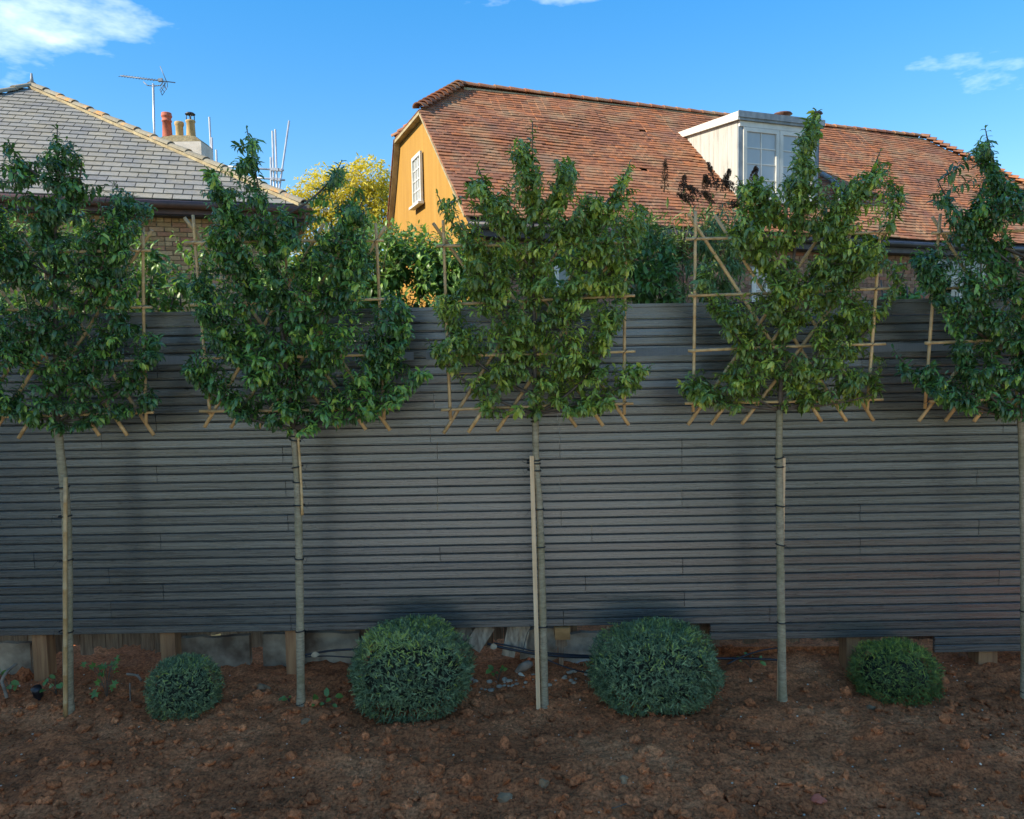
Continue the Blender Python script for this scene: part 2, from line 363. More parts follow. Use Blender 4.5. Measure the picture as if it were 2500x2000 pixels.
DARK = [(0.0, (0.040, 0.085, 0.030)), (0.40, (0.085, 0.175, 0.052)), (0.70, (0.15, 0.30, 0.068)), (0.90, (0.27, 0.46, 0.075)), (1.0, (0.44, 0.55, 0.09))]
OLIVE = [(0.0, (0.075, 0.115, 0.028)), (0.4, (0.17, 0.25, 0.048)), (0.70, (0.27, 0.37, 0.058)), (0.9, (0.42, 0.52, 0.07)), (1.0, (0.58, 0.60, 0.10))]
MAT['leaf_dark'] = leafmat('laurel_leaf_dark', DARK, 0.27, 0.25, 0.65)
MAT['leaf_olive'] = leafmat('laurel_leaf_olive', OLIVE, 0.28, 0.25, 0.65)
MAT['leaf_shrub'] = leafmat('shrub_leaf', [(0.0, (0.065, 0.13, 0.034)), (0.5, (0.125, 0.24, 0.055)), (0.85, (0.21, 0.36, 0.08)), (1.0, (0.33, 0.47, 0.10))], 0.4, 0.3)
MAT['leaf_grey'] = leafmat('grey_green_leaf', [(0.0, (0.08, 0.13, 0.05)), (0.5, (0.15, 0.23, 0.08)), (1.0, (0.27, 0.37, 0.12))], 0.55, 0.25)
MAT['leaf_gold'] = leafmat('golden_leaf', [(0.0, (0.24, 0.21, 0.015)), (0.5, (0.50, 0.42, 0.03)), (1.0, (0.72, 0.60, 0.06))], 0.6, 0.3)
MAT['yew'] = leafmat('yew_needle', [(0.0, (0.060, 0.10, 0.048)), (0.45, (0.17, 0.25, 0.12)), (0.75, (0.36, 0.46, 0.22)), (1.0, (0.46, 0.52, 0.07))], 0.5, 0.12, 0.4)
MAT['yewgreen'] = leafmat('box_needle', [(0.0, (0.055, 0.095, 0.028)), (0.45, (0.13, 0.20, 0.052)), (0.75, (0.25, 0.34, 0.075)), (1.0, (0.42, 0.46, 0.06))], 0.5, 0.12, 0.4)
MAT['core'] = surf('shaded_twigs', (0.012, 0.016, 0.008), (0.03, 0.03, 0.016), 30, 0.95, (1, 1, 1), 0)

# ================================================================= GROUND
gm = MB(); gm.add([(-400, -200, -0.25), (400, -200, -0.25), (400, 600, -0.25), (-400, 600, -0.25)], [(0, 1, 2, 3)])
ground = gm.build('ground', MAT['turf']); tag(ground, kind='structure')
lw = MB(); lw.add([(-40, -60, -0.10), (40, -60, -0.10), (40, 2.5, -0.10), (-40, 2.5, -0.10)], [(0, 1, 2, 3)])
tag(lw.build('unseen_lawn', MAT['turf']), kind='structure')  # unseen dark grass added to keep the fence's reflections dim at the sides
bounce_patio = bpy.data.objects.new('bounce_patio', None); place(bounce_patio, None, Matrix.Translation((0, -4, -0.09))); tag(bounce_patio, kind='structure')  # unseen paving added as a sunlit reflector for the fence's central sheen
ps_ = MB(); ps_.cbox((0, 0, 0), (0.585, 0, 0), (0, 0.585, 0), (0, 0, 0.05)); flag_me = ps_.mesh('bounce_slab', MAT['paving'])
for a_ in range(-5, 5):
    for b_ in range(-20, 4):
        place(bpy.data.objects.new('bounce_slab', flag_me), bounce_patio, Matrix.Translation((a_ * 0.6 + 0.3, b_ * 0.6 + 0.3, -0.095 + random.uniform(-0.003, 0.003))))

FY = 5.45         # front face of the fence
TY = 5.00         # line of the trees
MOUNDS = [(at(px, 1730, 5.0).x, 5.0, 0.16, 0.035) for px in (168, 734, 1328, 1910, 2503)] + [(at(px, 1740, 5.0).x, 4.72, 0.30, 0.022) for px in (1008, 1598)]
def soil_z(x, y):
    p = Vector((x, y, 0.0))
    z = 0.055 * mnoise.fractal(p * 0.9, 1.0, 2.0, 3) + 0.030 * mnoise.fractal(p * 4.0 + Vector((3, 1, 0)), 1.0, 2.0, 3)
    z += 0.015 * mnoise.fractal(p * 15.0, 0.8, 2.0, 3)
    for (mx, my, mr, mh) in MOUNDS:
        d2 = ((x - mx) ** 2 + (y - my) ** 2) / (mr * mr)
        if d2 < 4: z += mh * math.exp(-1.5 * d2)
    z += 0.03 * max(0.0, (y - 4.9)) / 0.5                     # bank rising to the fence
    if y < 4.25: z -= 0.05 * min(1.0, (4.25 - y) / 0.3)       # trodden edge in front
    return z
nx, ny = 470, 280
xs = np.linspace(-6.0, 6.0, nx); ys = np.concatenate([np.linspace(2.4, 3.4, 40), np.linspace(3.41, 6.3, ny - 40)])
V = np.zeros((nx * ny, 3)); TT = np.zeros(nx * ny)
i = 0
for y in ys:
    for x in xs:
        V[i] = (x, y, soil_z(x, y)); i += 1
idx = np.arange(nx * ny).reshape(ny, nx)
Fq = np.stack([idx[:-1, :-1], idx[:-1, 1:], idx[1:, 1:], idx[1:, :-1]], -1).reshape(-1, 4)
soil = obj_np('soil', V, Fq, MAT['soil'], None, np.full(len(V), 0.5), True); tag(soil, kind='structure')

def ico(n):
    import bmesh
    bm = bmesh.new(); bmesh.ops.create_icosphere(bm, subdivisions=n, radius=1.0)
    v = np.array([p.co[:] for p in bm.verts]); f = np.array([[q.index for q in t.verts] for t in bm.faces]); bm.free(); return v, f
ICO1, ICO2 = ico(1), ico(2)
OCT = (np.array([(1, 0, 0), (0, 1, 0), (-1, 0, 0), (0, -1, 0), (0, 0, 1), (0, 0, -1)], dtype=float), np.array([(0, 1, 4), (1, 2, 4), (2, 3, 4), (3, 0, 4), (1, 0, 5), (2, 1, 5), (3, 2, 5), (0, 3, 5)]))
def scatter_lumps(name, n, smin, smax, power, base, mat, ylo, yhi, xlo=-4.3, xhi=4.3, tl=(0, 1), dens=None, sink=0.3):
    bv, bf = base; VV = []; FF = []; AA = []; c = 0
    for q in range(n):
        for _ in range(20):
            y = ylo + (yhi - ylo) * random.random(); x = random.uniform(xlo, xhi)
            if dens is None or random.random() < dens(x, y): break
        s = smin + (smax - smin) * random.random() ** power
        ang = random.random() * 6.28; ca, sa = math.cos(ang), math.sin(ang)
        sc = np.array([random.uniform(0.7, 1.3), random.uniform(0.7, 1.2), random.uniform(0.5, 0.9)]) * s
        v = bv * (1 + (0.42 if base is ICO2 else 0.35) * (RNG.random((len(bv), 1)) - 0.5) * 2) * sc
        v = np.stack([v[:, 0] * ca - v[:, 1] * sa, v[:, 0] * sa + v[:, 1] * ca, v[:, 2]], 1)
        v += np.array([x, y, soil_z(x, y) + s * sink]); VV.append(v); FF.append(bf + c); c += len(v)
        AA.append(np.full(len(v), random.uniform(*tl)))
    return tag(obj_np(name, np.concatenate(VV), np.concatenate(FF), mat, None, np.concatenate(AA), False), kind='stuff')
cd = lambda x, y: 0.25 + 0.75 * max(0.0, min(1.0, 0.5 + 1.3 * mnoise.noise(Vector((x * 0.8, y * 1.1, 5))))) + (0.5 if y < 4.2 else 0)
scatter_lumps('soil_clods', 2600, 0.010, 0.040, 3.2, ICO1, MAT['clod'], 3.45, 5.4, dens=cd)
scatter_lumps('soil_crumbs', 20000, 0.003, 0.012, 2.2, OCT, MAT['clod'], 3.45, 5.7, dens=cd)
scatter_lumps('large_clods', 170, 0.028, 0.06, 2.0, ICO2, MAT['clod'], 3.5, 4.5, dens=lambda x, y: 1.0 if y < 4.1 else 0.25, sink=0.05)
scatter_lumps('stone_chips', 520, 0.003, 0.008, 3.0, ICO1, MAT['chips'], 3.5, 5.6, sink=0.6)

def stone(px, py, w, h, label, mat='dirtlight', Y=None):
    # find the soil under that point
    Yl, Yh = 2.5, 6.0
    for _ in range(40):
        Ym = (Yl + Yh) / 2; p = at(px, py, Ym)
        if p.z > soil_z(p.x, p.y): Yl = Ym
        else: Yh = Ym
    p = at(px, py, Yl); s = Yl / F
    bv, bf = ICO2
    v = bv.copy()
    off = Vector((px, py, 3))
    d = np.array([mnoise.noise(Vector(q) * 1.1 + off) for q in v]); v = v * (1 + 0.45 * d[:, None])
    v = np.round(v * 1.8) / 1.8 * 0.5 + v * 0.5 + RNG.normal(0, 0.06, v.shape)
    v = v * np.array([w * s / 2, w * s / 2 * 0.8, h * s / 2]) + np.array([p.x, p.y + w * s * 0.3, soil_z(p.x, p.y) + h * s * 0.12])
    return tag(obj_np('stone', v, bf, MAT[mat], None, None, False), label, 'stone', 'loose stones on the soil')
stone(640, 1690, 34, 26, 'tan round stone on the dark soil left of the second tree')
stone(1325, 1925, 30, 34, 'upright ochre stone low in the middle foreground')
stone(1525, 1910, 24, 20, 'pale rounded stone on bare soil below the large right bush')
stone(2003, 1963, 34, 28, 'reddish brown stone at the bottom below the right small bush', 'terracotta')
stone(2290, 1945, 34, 28, 'round brown stone near the bottom right corner', 'clod')
stone(125, 1925, 38, 26, 'dull brown stone at the bottom left of the bed', 'clod')
stone(745, 1770, 26, 22, 'tan stone at the foot of the second trunk')
stone(2128, 1733, 24, 12, 'buff pebble lying just left of the small right bush')
stone(1230, 1955, 50, 18, 'long flat buried stone in the middle foreground')
stone(55, 1665, 42, 46, 'rough brown stone beside the leftmost post', 'clod')

# ================================================================= FENCE
zt = at(1250, 750, FY).z; zfb = at(1250, 783, FY).z; zb = at(1250, 1531, FY).z
NROW = 36; RH = (zfb - zb) / NROW
fence = thing('fence', (0, FY, zb), 'dark grey fence of horizontal grooved boards behind the row of trees', 'fence')
def board_mesh(x0, x1, z0, y0, mat, name='board', rows=2, rib=False):
    """shiplap profile with a scooped upper edge over each groove"""
    h = RH; prof = []
    for r in range(rows):
        z = z0 + r * h
        lean = 0.0022 if r % 2 == 0 else 0.0006
        prof += [(y0 + 0.020, z + 0.0005), (y0 + 0.0015, z + 0.0005), (y0, z + 0.0035), (y0 + lean, z + h * 0.78), (y0 + lean + 0.004, z + h * 0.835), (y0 + 0.011, z + h * 0.885), (y0 + 0.021, z + h * 0.892)]
    prof += [(y0 + 0.021, z0 + rows * h - 0.0005), (y0 + 0.028, z0 + rows * h - 0.0005), (y0 + 0.028, z0 + 0.0005)]
    n = len(prof); mb = MB()
    sag = random.uniform(-0.0006, 0.0006); tw = random.uniform(-0.0015, 0.0015)
    vs = [(x0, p[0] + tw, p[1] + sag) for p in prof] + [(x1, p[0] - tw, p[1] - sag) for p in prof]
    fs = [(k, (k + 1) % n, (k + 1) % n + n, k + n) for k in range(n)]
    fs += [tuple(range(n - 1, -1, -1)), tuple(range(n, 2 * n))]
    mb.add(vs, fs); return mb.build(name, mat, fence)
XL, XR = -4.6, 4.6
joints_px = [(1367, 1075), (1665, 1090), (1665, 1120), (1068, 1120), (1367, 1100), (1068, 1180), (1367, 1180), (1665, 1205), (1068, 1230), (1370, 1268), (1445, 1300), (1074, 1345), (1667, 1375),
             (1430, 1425), (1671, 1465), (1376, 1515), (382, 1145), (690, 1110), (697, 1180), (702, 1255), (392, 1325), (398, 1432), (710, 1520), (1362, 1015), (1059, 960), (1050, 1045),
             (2040, 900), (2100, 1250), (2385, 1180), (2390, 1290), (2100, 1330), (1880, 1480), (2100, 1540), (380, 1020), (385, 925), (700, 990)]
jr = {}
for (px, py) in joints_px:
    p = at(px, py, FY); jr.setdefault(int((p.z - zb) / RH) // 2, []).append(p.x)
postx = [at(px, 1590, FY).x for px in (90, 405, 712, 1040, 1372, 1690, 2095, 2420)]
RIBROW = int((at(1650, 853, FY).z - zb) / RH) // 2
for r in range(NROW // 2):
    js = sorted(set(jr.get(r, [])))
    if not js or js[0] > -1.2: js = [random.choice(postx[:3]) - 1.3 * (r % 2) + 0.02] + js
    if js[-1] < 1.0: js = js + [random.choice([postx[5], postx[6], postx[7]]) + 0.5 * (r % 3)]
    js = [XL] + [j for q, j in enumerate(js) if q == 0 or j - js[q - 1] > 0.25] + [XR]
    for a_, b_ in zip(js[:-1], js[1:]):
        if b_ - a_ > 0.02:
            board_mesh(a_ + 0.0018, b_ - 0.0018, zb + r * 2 * RH, FY, MAT['fence'])
            if r == RIBROW:
                pass
# the pale ribbed slat nailed over one groove row
rz0 = at(1650, 868, FY).z
rb = MB()
for x0_, x1_ in ((at(300, 868, FY).x, at(1010, 868, FY).x), (at(1040, 868, FY).x, at(1690, 868, FY).x), (at(1695, 868, FY).x, at(2360, 868, FY).x)):
    mb = MB(); mb.box((x0_, FY - 0.006, rz0), (x1_ - x0_, 0, 0), (0, 0.005, 0), (0, 0, RH * 0.93)); mb.build('slat', MAT['fence_ribbed'], fence)
# lower boards where the fence steps down to the right
x17, x23 = at(1735, 1560, FY).x, at(2282, 1590, FY).x
board_mesh(x17, x23 + 0.9, zb - 2 * RH, FY, MAT['fence']); board_mesh(x23 + 0.902, XR, zb - 2 * RH, FY, MAT['fence'])
board_mesh(x23, XR, zb - 4 * RH, FY, MAT['fence'])
# top fascia board and capping
for a_, b_ in ((XL, at(1005, 760, FY).x), (at(1005, 760, FY).x, at(2010, 740, FY).x), (at(2010, 740, FY).x, XR)):
    mb = MB(); mb.box((a_ + 0.001, FY - 0.012, zfb + 0.001), (b_ - a_ - 0.002, 0, 0), (0, 0.03, 0), (0, 0, zt - zfb - 0.018)); mb.build('fascia_board', MAT['fence'], fence)
    mb = MB(); mb.box((a_ + 0.001, FY - 0.03, zt - 0.016), (b_ - a_ - 0.002, 0, 0), (0, 0.075, 0), (0, 0, 0.022)); mb.build('capping', MAT['fence'], fence)
for k, px in enumerate((90, 405, 712, 1040, 2095, 2420)):
    x = at(px, 1590, FY).x; wd = 0.105 if px < 2000 else 0.135
    mb = MB(); mb.box((x - wd / 2, FY + 0.034, -0.25), (wd, 0, 0), (0, wd, 0), (0, 0, zt + 0.2)); mb.build('post', MAT['post'], fence)
# rails at the back so that nothing shows through
for zz in (0.75, 1.6, 2.45):
    mb = MB(); mb.box((XL, FY + 0.030, zz), (XR - XL, 0, 0), (0, 0.003, 0), (0, 0, 0.09)); mb.build('rail', MAT['fence'], fence)

# ================================================================= OLD FENCE AND FOOTINGS UNDER IT
OY = FY + 0.27
old = thing('old_fence', (0, OY, 0.2), 'broken weathered plank ends of an older fence showing under the grey fence', 'fence')
x = -4.4
while x < 4.4:
    w = random.uniform(0.07, 0.13)
    zlow = 0.12 + random.uniform(0, 0.10)
    pxx = proj((x, OY, 0.3))[0]
    if 1400 < pxx < 1540: zlow = 0.30 + random.uniform(0, 0.04)
    if 430 < pxx < 560: zlow = 0.24 + random.uniform(0, 0.05)
    n = 6; pts = [(x + w * k / (n - 1), OY, zlow + random.uniform(-0.012, 0.012)) for k in range(n)]
    pts += [(x + w, OY, 1.0), (x, OY, 1.0)]
    mb = MB(); mb.prism(pts, (0, 0.02, 0)); mb.build('plank', MAT['oldwood'], old); x += w + 0.004
def slab(px0, px1, py0, py1, Y, th, label, mat='concrete', rough=0.012):
    a = at(px0, py0, Y); c = at(px1, py1, Y); n = 7
    top = [(a.x + (c.x - a.x) * k / n, Y, a.z + random.uniform(-rough, rough)) for k in range(n + 1)]
    bot = [(c.x, Y, c.z), (a.x, Y, c.z + random.uniform(-rough, rough))]
    mb = MB(); mb.prism(top + bot, (0, th, 0)); return tag(mb.build('concrete_slab', MAT[mat]), label, 'slab', 'concrete footings under the fence')
slab(-40, 80, 1572, 1690, OY - 0.05, 0.05, 'brown stained concrete slab left of the leftmost post')
slab(440, 612, 1558, 1650, OY - 0.05, 0.05, 'cracked concrete slab between the small left bush and the second trunk')
slab(640, 880, 1548, 1650, OY - 0.05, 0.05, 'long concrete slab left of the large left bush')
slab(1268, 1362, 1536, 1652, OY - 0.05, 0.05, 'grey concrete slab behind the middle trunk', 'paleconcrete')
slab(1376, 1520, 1548, 1665, OY - 0.09, 0.05, 'broken concrete slab with a pale lower corner beside the large right bush', 'paleconcrete')
ps = MB(); YY = OY - 0.105
ps.prism([at(1376, 1648, YY), at(1470, 1652, YY), at(1478, 1610, YY), at(1440, 1608, YY), at(1412, 1616, YY), at(1384, 1632, YY)], (0, 0.012, 0))
tag(ps.build('broken_board', MAT['whitepaint']), 'broken white board leaning on the slab beside the large right bush', 'board')
rub = MB()
for k in range(90):
    px = random.uniform(1760, 2070); py = random.uniform(1575, 1650); p = at(px, py, OY - 0.02); s = random.uniform(0.008, 0.03)
    bv, bf = ICO1; rub.add([(p.x + q[0] * s, p.y + q[1] * s, p.z + q[2] * s * 0.7) for q in bv], [tuple(f) for f in bf], random.random())
rub.prism([at(1750, 1580, OY), at(2090, 1578, OY), at(2090, 1680, OY), at(1750, 1680, OY)], (0, 0.05, 0), 0.3)
rub2 = MB()
for k in range(60):
    px = random.uniform(1130, 1480); py = random.uniform(1585, 1650); p = at(px, py, FY - 0.02 - 0.15 * random.random()); p.z = soil_z(p.x, p.y) + 0.008; s_ = random.uniform(0.006, 0.024)
    bv, bf = ICO1; rub2.add([(p.x + q[0] * s_ * random.uniform(0.7, 1.4), p.y + q[1] * s_, p.z + q[2] * s_ * 0.6) for q in bv], [tuple(f) for f in bf], random.random())
tag(rub2.build('broken_rubble', MAT['paleconcrete']), 'pale broken rubble scattered under the fence beside the middle trunk', 'rubble', kind='stuff')
tag(rub.build('rubble', MAT['clod']), 'heap of crumbly rubble under the fence right of the fourth trunk', 'rubble', kind='stuff')

def plank(px0, py0, px1, py1, wpx, Y, label, mat='greyplank', th=0.022):
    a = at(px0, py0, Y); c = at(px1, py1, Y - 0.05); d = (c - a); L = d.length; d.normalize()
    w = wpx * Y / F; sd = d.cross(Vector((0, 1, 0))).normalized() * w; nn = sd.cross(d).normalized() * th
    mb = MB(); mb.box(a - sd / 2 - nn / 2, sd, d * L, nn); return tag(mb.build('loose_plank', MAT[mat]), label, 'plank', 'loose planks under the fence')
plank(1190, 1525, 1153, 1582, 42, FY + 0.08, 'grey weathered plank leaning out at a slant right of the large left bush')
plank(1257, 1522, 1240, 1602, 32, FY + 0.10, 'pale upright plank with two nail holes left of the middle stake')
plank(1282, 1525, 1270, 1592, 26, FY + 0.13, 'narrow brown plank half hidden behind the pale upright plank')
plank(1120, 1532, 1142, 1560, 46, FY + 0.12, 'grey board end poking out behind the large left bush')
bb = MB(); p = at(1354, 1534, FY + 0.02); bb.box((p.x, FY - 0.02, at(1354, 1560, FY).z), (38 * FY / F, 0, 0), (0, 0.2, 0), (0, 0, 0.085))
tag(bb.build('timber_block', MAT['blockwood']), 'orange brown sawn timber block hanging under the fence right of the middle trunk', 'block')
jb = MB(); q0 = at(1356, 1560, FY + 0.1)
jb.prism([(q0.x, FY + 0.1, q0.z), (q0.x + 0.08, FY + 0.1, q0.z), (q0.x + 0.085, FY + 0.1, q0.z - 0.05), (q0.x + 0.06, FY + 0.1, q0.z - 0.065), (q0.x + 0.055, FY + 0.1, q0.z - 0.2), (q0.x + 0.025, FY + 0.1, q0.z - 0.2), (q0.x + 0.02, FY + 0.1, q0.z - 0.06), (q0.x, FY + 0.1, q0.z - 0.055)], (0, 0.03, 0))
tag(jb.build('rotten_post', MAT['oldwood']), 'rotten brown post stub below the sawn timber block', 'post')

def cable(name, pts, r, label, cat, mat='black', group=None, n=8):
    P = [at(*q) if len(q) == 3 else Vector(q) for q in pts]
    out = []
    for k in range(len(P) - 1):
        p0, p1, p2, p3 = P[max(k - 1, 0)], P[k], P[k + 1], P[min(k + 2, len(P) - 1)]
        for s in range(6):
            t = s / 6
            out.append(0.5 * ((2 * p1) + (p2 - p0) * t + (2 * p0 - 5 * p1 + 4 * p2 - p3) * t * t + (3 * p1 - p0 - 3 * p2 + p3) * t ** 3))
    out.append(P[-1]); mb = MB(); mb.tube(out, r, n); return tag(mb.build(name, MAT[mat]), label, cat, group)
G = 'black pipes and cables along the fence foot'
cable('pipe', [(1190, 1572, 5.44), (1230, 1582, 5.42), (1290, 1594, 5.41), (1340, 1600, 5.42), (1400, 1604, 5.45), (1500, 1606, 5.5)], 0.010, 'thicker black pipe running from the pale plank to the large right bush', 'pipe', 'black', G)
cable('pipe', [(1205, 1570, 5.46), (1260, 1580, 5.45), (1320, 1592, 5.44), (1420, 1600, 5.48), (1510, 1602, 5.52)], 0.006, 'thin black cable lying just above the thicker pipe', 'cable', 'black', G)
cable('pipe', [(1325, 1606, 5.38), (1370, 1625, 5.37), (1420, 1640, 5.36), (1480, 1652, 5.38)], 0.005, 'black cable crossing the pale broken board diagonally', 'cable', 'black', G)
cable('pipe', [(740, 1600, 5.46), (800, 1590, 5.45), (850, 1586, 5.45), (920, 1584, 5.46)], 0.008, 'black pipe leading into the large left bush from the left', 'pipe', 'black', G)
cable('pipe', [(745, 1604, 5.40), (800, 1602, 5.39), (870, 1606, 5.40)], 0.005, 'thin dark cable under the pipe left of the large left bush', 'cable', 'black', G)
cable('pipe', [(1690, 1606, 5.5), (1760, 1608, 5.46), (1830, 1608, 5.45), (1905, 1612, 5.46)], 0.009, 'black pipe between the large right bush and the fourth trunk', 'pipe', 'black', G)
cable('pipe', [(1775, 1622, 5.40), (1815, 1602, 5.42), (1860, 1588, 5.46), (1900, 1582, 5.5)], 0.006, 'black cable rising towards the fourth trunk', 'cable', 'black', G)
cable('wire', [(1298, 1530, 5.42), (1288, 1545, 5.42), (1282, 1565, 5.43), (1277, 1590, 5.45)], 0.002, 'thin dark wire hanging from the fence left of the middle stake', 'wire')
mb = MB(); mb.lathe(at(1292, 1610, 5.33), [(0.002, -0.014), (0.009, -0.011), (0.0135, -0.003), (0.0135, 0.004), (0.009, 0.011), (0.002, 0.014)], 16)
tag(mb.build('plastic_cap', MAT['orange']), 'small orange plastic ball by the pipes left of the middle stake', 'ball')

def lump(name, px, py, Y, sx, sy, sz, rotz, tilt, mat, label, cat, amp=0.35):
    bv, bf = ICO2; p = at(px, py, Y)
    d = np.array([mnoise.noise(Vector(q) * 1.4 + Vector((px, py, 0))) for q in bv]); v = bv * (1 + amp * d[:, None]) * np.array([sx, sy, sz])
    Rm = np.array(Matrix.Rotation(rotz, 3, 'Z') @ Matrix.Rotation(tilt, 3, 'Y')); v = v @ Rm.T + np.array(p)
    return tag(obj_np(name, v, bf, MAT[mat], None, None, True), label, cat)
lump('driftwood', 1280, 1627, 5.26, 0.068, 0.03, 0.03, 0.2, -0.45, 'root', 'split grey brown lump of wood left of the middle stake', 'wood')

def curl_leaf(name, px, py, Y, L, wd, rz, tiltx, mat, label, cat='leaf'):
    n = 7; mb = MB(); vs = []
    for k in range(n):
        t = k / (n - 1); w = wd * math.sin(math.pi * min(0.98, 0.06 + t * 0.94)) ** 0.8
        z = 0.22 * L * math.sin(t * 2.6)
        for s in (-1, 0, 1): vs.append(Vector((L * (t - 0.5), s * w, z + (0.25 * w if s else 0))))
    fs = [(3 * k + j, 3 * k + j + 1, 3 * k + j + 4, 3 * k + j + 3) for k in range(n - 1) for j in range(2)]
    Rm = Matrix.Rotation(rz, 3, 'Z') @ Matrix.Rotation(tiltx, 3, 'X'); p = at(px, py, Y)
    mb.add([p + Rm @ v for v in vs], fs, 0, True)
    mb.tube([p + Rm @ Vector((-L * 0.5, 0, 0)), p + Rm @ Vector((-L * 0.75, 0, 0.01))], 0.0012, 4)
    return tag(mb.build(name, MAT[mat]), label, cat, 'fallen leaves on the soil')
curl_leaf('fallen_leaf', 1274, 1648, 5.2, 0.075, 0.011, -0.9, 0.9, 'paleleaf', 'pale pointed dead leaf on the soil left of the middle stake')
curl_leaf('fallen_leaf', 1205, 1580, 5.36, 0.05, 0.022, 0.3, 0.9, 'deadleaf', 'yellow brown fallen leaf beside the slanting plank')
curl_leaf('fallen_leaf', 770, 1600, 5.36, 0.06, 0.02, 0.2, 0.9, 'deadleaf', 'brown curled leaf under the fence right of the second trunk')
curl_leaf('fallen_leaf', 1830, 1662, 5.22, 0.05, 0.014, 1.3, 0.7, 'deadleaf', 'orange brown curled leaf on the soil left of the fourth trunk')

# ================================================================= SPIKE LIGHT, ROOT
sl = thing('spike_light', at(95, 1706, 5.2), 'small black garden spike light in front of the leftmost post', 'lamp')
p = at(95, 1700, 5.2); ax = Vector((0.0, -0.35, 0.93)).normalized()
mb = MB(); mb.tube([p - Vector((0, 0, 0.06)), p + Vector((0, 0, 0.012))], 0.011, 10); mb.build('spike', MAT['black'], sl)
mb = MB(); mb.tube([p, p + ax * 0.012, p + ax * 0.05, p + ax * 0.075, p + ax * 0.076, p + ax * 0.066], [0.026, 0.031, 0.031, 0.0335, 0.0285, 0.0275], 24, cap=False)
mb.tube([p - ax * 0.001, p + ax * 0.001], 0.026, 24); mb.build('lamp_head', MAT['black'], sl)
mb = MB(); mb.tube([p + ax * 0.062, p + ax * 0.068], 0.0272, 24); mb.build('lens', MAT['lens'], sl)
cable('root', [(40, 1622, 5.3), (18, 1640, 5.22), (5, 1662, 5.18), (10, 1680, 5.15), (17, 1705, 5.12)], 0.011, 'knobbly pale root curving down at the left edge', 'root', 'root', None, 7)
cable('fallen_twig', [(1470, 1976, 3.86), (1500, 1972, 3.87), (1530, 1962, 3.89)], 0.0025, 'short bent twig lying at the bottom middle of the soil', 'twig', 'branch')
cable('fallen_twig', [(317, 1668, 5.1), (318, 1712, 5.02)], 0.004, 'thin pale dry stem standing left of the small left bush', 'twig', 'root')
cable('root', [(310, 1646, 5.16), (335, 1650, 5.14), (345, 1662, 5.12)], 0.009, 'short pale root stub left of the small left bush', 'root', 'root', None, 7)

# ================================================================= FOLIAGE KIT
def leaf_base(curl, width=0.19, fold=0.35, ts=(0, 0.28, 0.68, 1.0)):
    vs = []; x = 0.0; z = 0.0; prev = 0.0
    for t in ts:
        a = -curl * (t ** 1.2); dt = t - prev; x += math.cos(a) * dt; z += math.sin(a) * dt; prev = t
        w = width * (math.sin(math.pi * min(1.0, t * 0.97 + 0.02)) ** 0.75) * (1.0 if t < 0.5 else (1 - 0.25 * (t - 0.5)))
        if t == 0: w = 0.012
        if t == 1: w = 0.004
        up = Vector((-math.sin(a), 0, math.cos(a)))
        for s in (-1, 0, 1):
            q = Vector((x, s * w, z)) + up * (fold * w if s else 0); vs.append(q[:])
    fs = [(3 * k + j, 3 * k + j + 1, 3 * k + j + 4, 3 * k + j + 3) for k in range(len(ts) - 1) for j in range(2)]
    return np.array(vs), np.array(fs)
LEAVES = [leaf_base(0.5), leaf_base(1.1), leaf_base(1.7, 0.18, 0.45), leaf_base(0.9, 0.16, 0.6)]
LEAVES_LO = [leaf_base(c, 0.19, 0.35, (0, 0.25, 0.62, 1.0)) for c in (0.4, 0.9, 1.4)]
LEAVES_FAR = [leaf_base(c, 0.16, 0.3, (0, 0.5, 1.0)) for c in (0.4, 1.0)]
LEAVES_THIN = [leaf_base(c, 0.085, 0.3, (0, 0.3, 0.65, 1.0)) for c in (0.4, 0.9, 1.4)]
class Leaves:
    """collects leaf placements: base index, position, rotation columns, size, tint"""
    def __init__(s, bases): s.b = bases; s.items = []
    def add(s, p, d, up, size, tint):
        d = d.normalized(); y = up.cross(d)
        if y.length < 1e-4: y = d.orthogonal()
        y.normalize(); z = d.cross(y)
        s.items.append((random.randrange(len(s.b)), p[:], (d[:], y[:], z[:]), size, tint))
    def arrays(s, items):
        VV = []; FF = []; AA = []; c = 0
        for bi in range(len(s.b)):
            it = [q for q in items if q[0] == bi]
            if not it: continue
            bv, bf = s.b[bi]; n = len(it)
            P = np.array([q[1] for q in it]); Rm = np.array([q[2] for q in it]); S = np.array([q[3] for q in it])
            v = np.einsum('vk,nkj->nvj', bv, Rm) * S[:, None, None] + P[:, None, :]
            VV.append(v.reshape(-1, 3)); FF.append((bf[None] + (np.arange(n) * len(bv))[:, None, None]).reshape(-1, bf.shape[1]) + c)
            AA.append(np.repeat(np.array([q[4] for q in it]), len(bv))); c += n * len(bv)
        return np.concatenate(VV), np.concatenate(FF), np.concatenate(AA)
    def build(s, name, mat, parent, items=None, smooth=True):
        V, Fq, A = s.arrays(items if items is not None else s.items)
        return obj_np(name, V, Fq, mat, parent, A, smooth)
_LM = {}
def single_leaf(kit, it, mat, parent):
    tb = int(min(4, it[4] * 5)); key = (id(kit.b), it[0], tb, mat.name)
    if key not in _LM:
        bv, bf = kit.b[it[0]]; _LM[key] = mesh_np('leaf', bv, bf, mat, np.full(len(bv), (tb + 0.5) / 5), True)
    d, y, z = it[2]; s = it[3]
    mw = Matrix(((d[0] * s, y[0] * s, z[0] * s, it[1][0]), (d[1] * s, y[1] * s, z[1] * s, it[1][1]), (d[2] * s, y[2] * s, z[2] * s, it[1][2]), (0, 0, 0, 1)))
    return place(bpy.data.objects.new('leaf', _LM[key]), parent, mw)
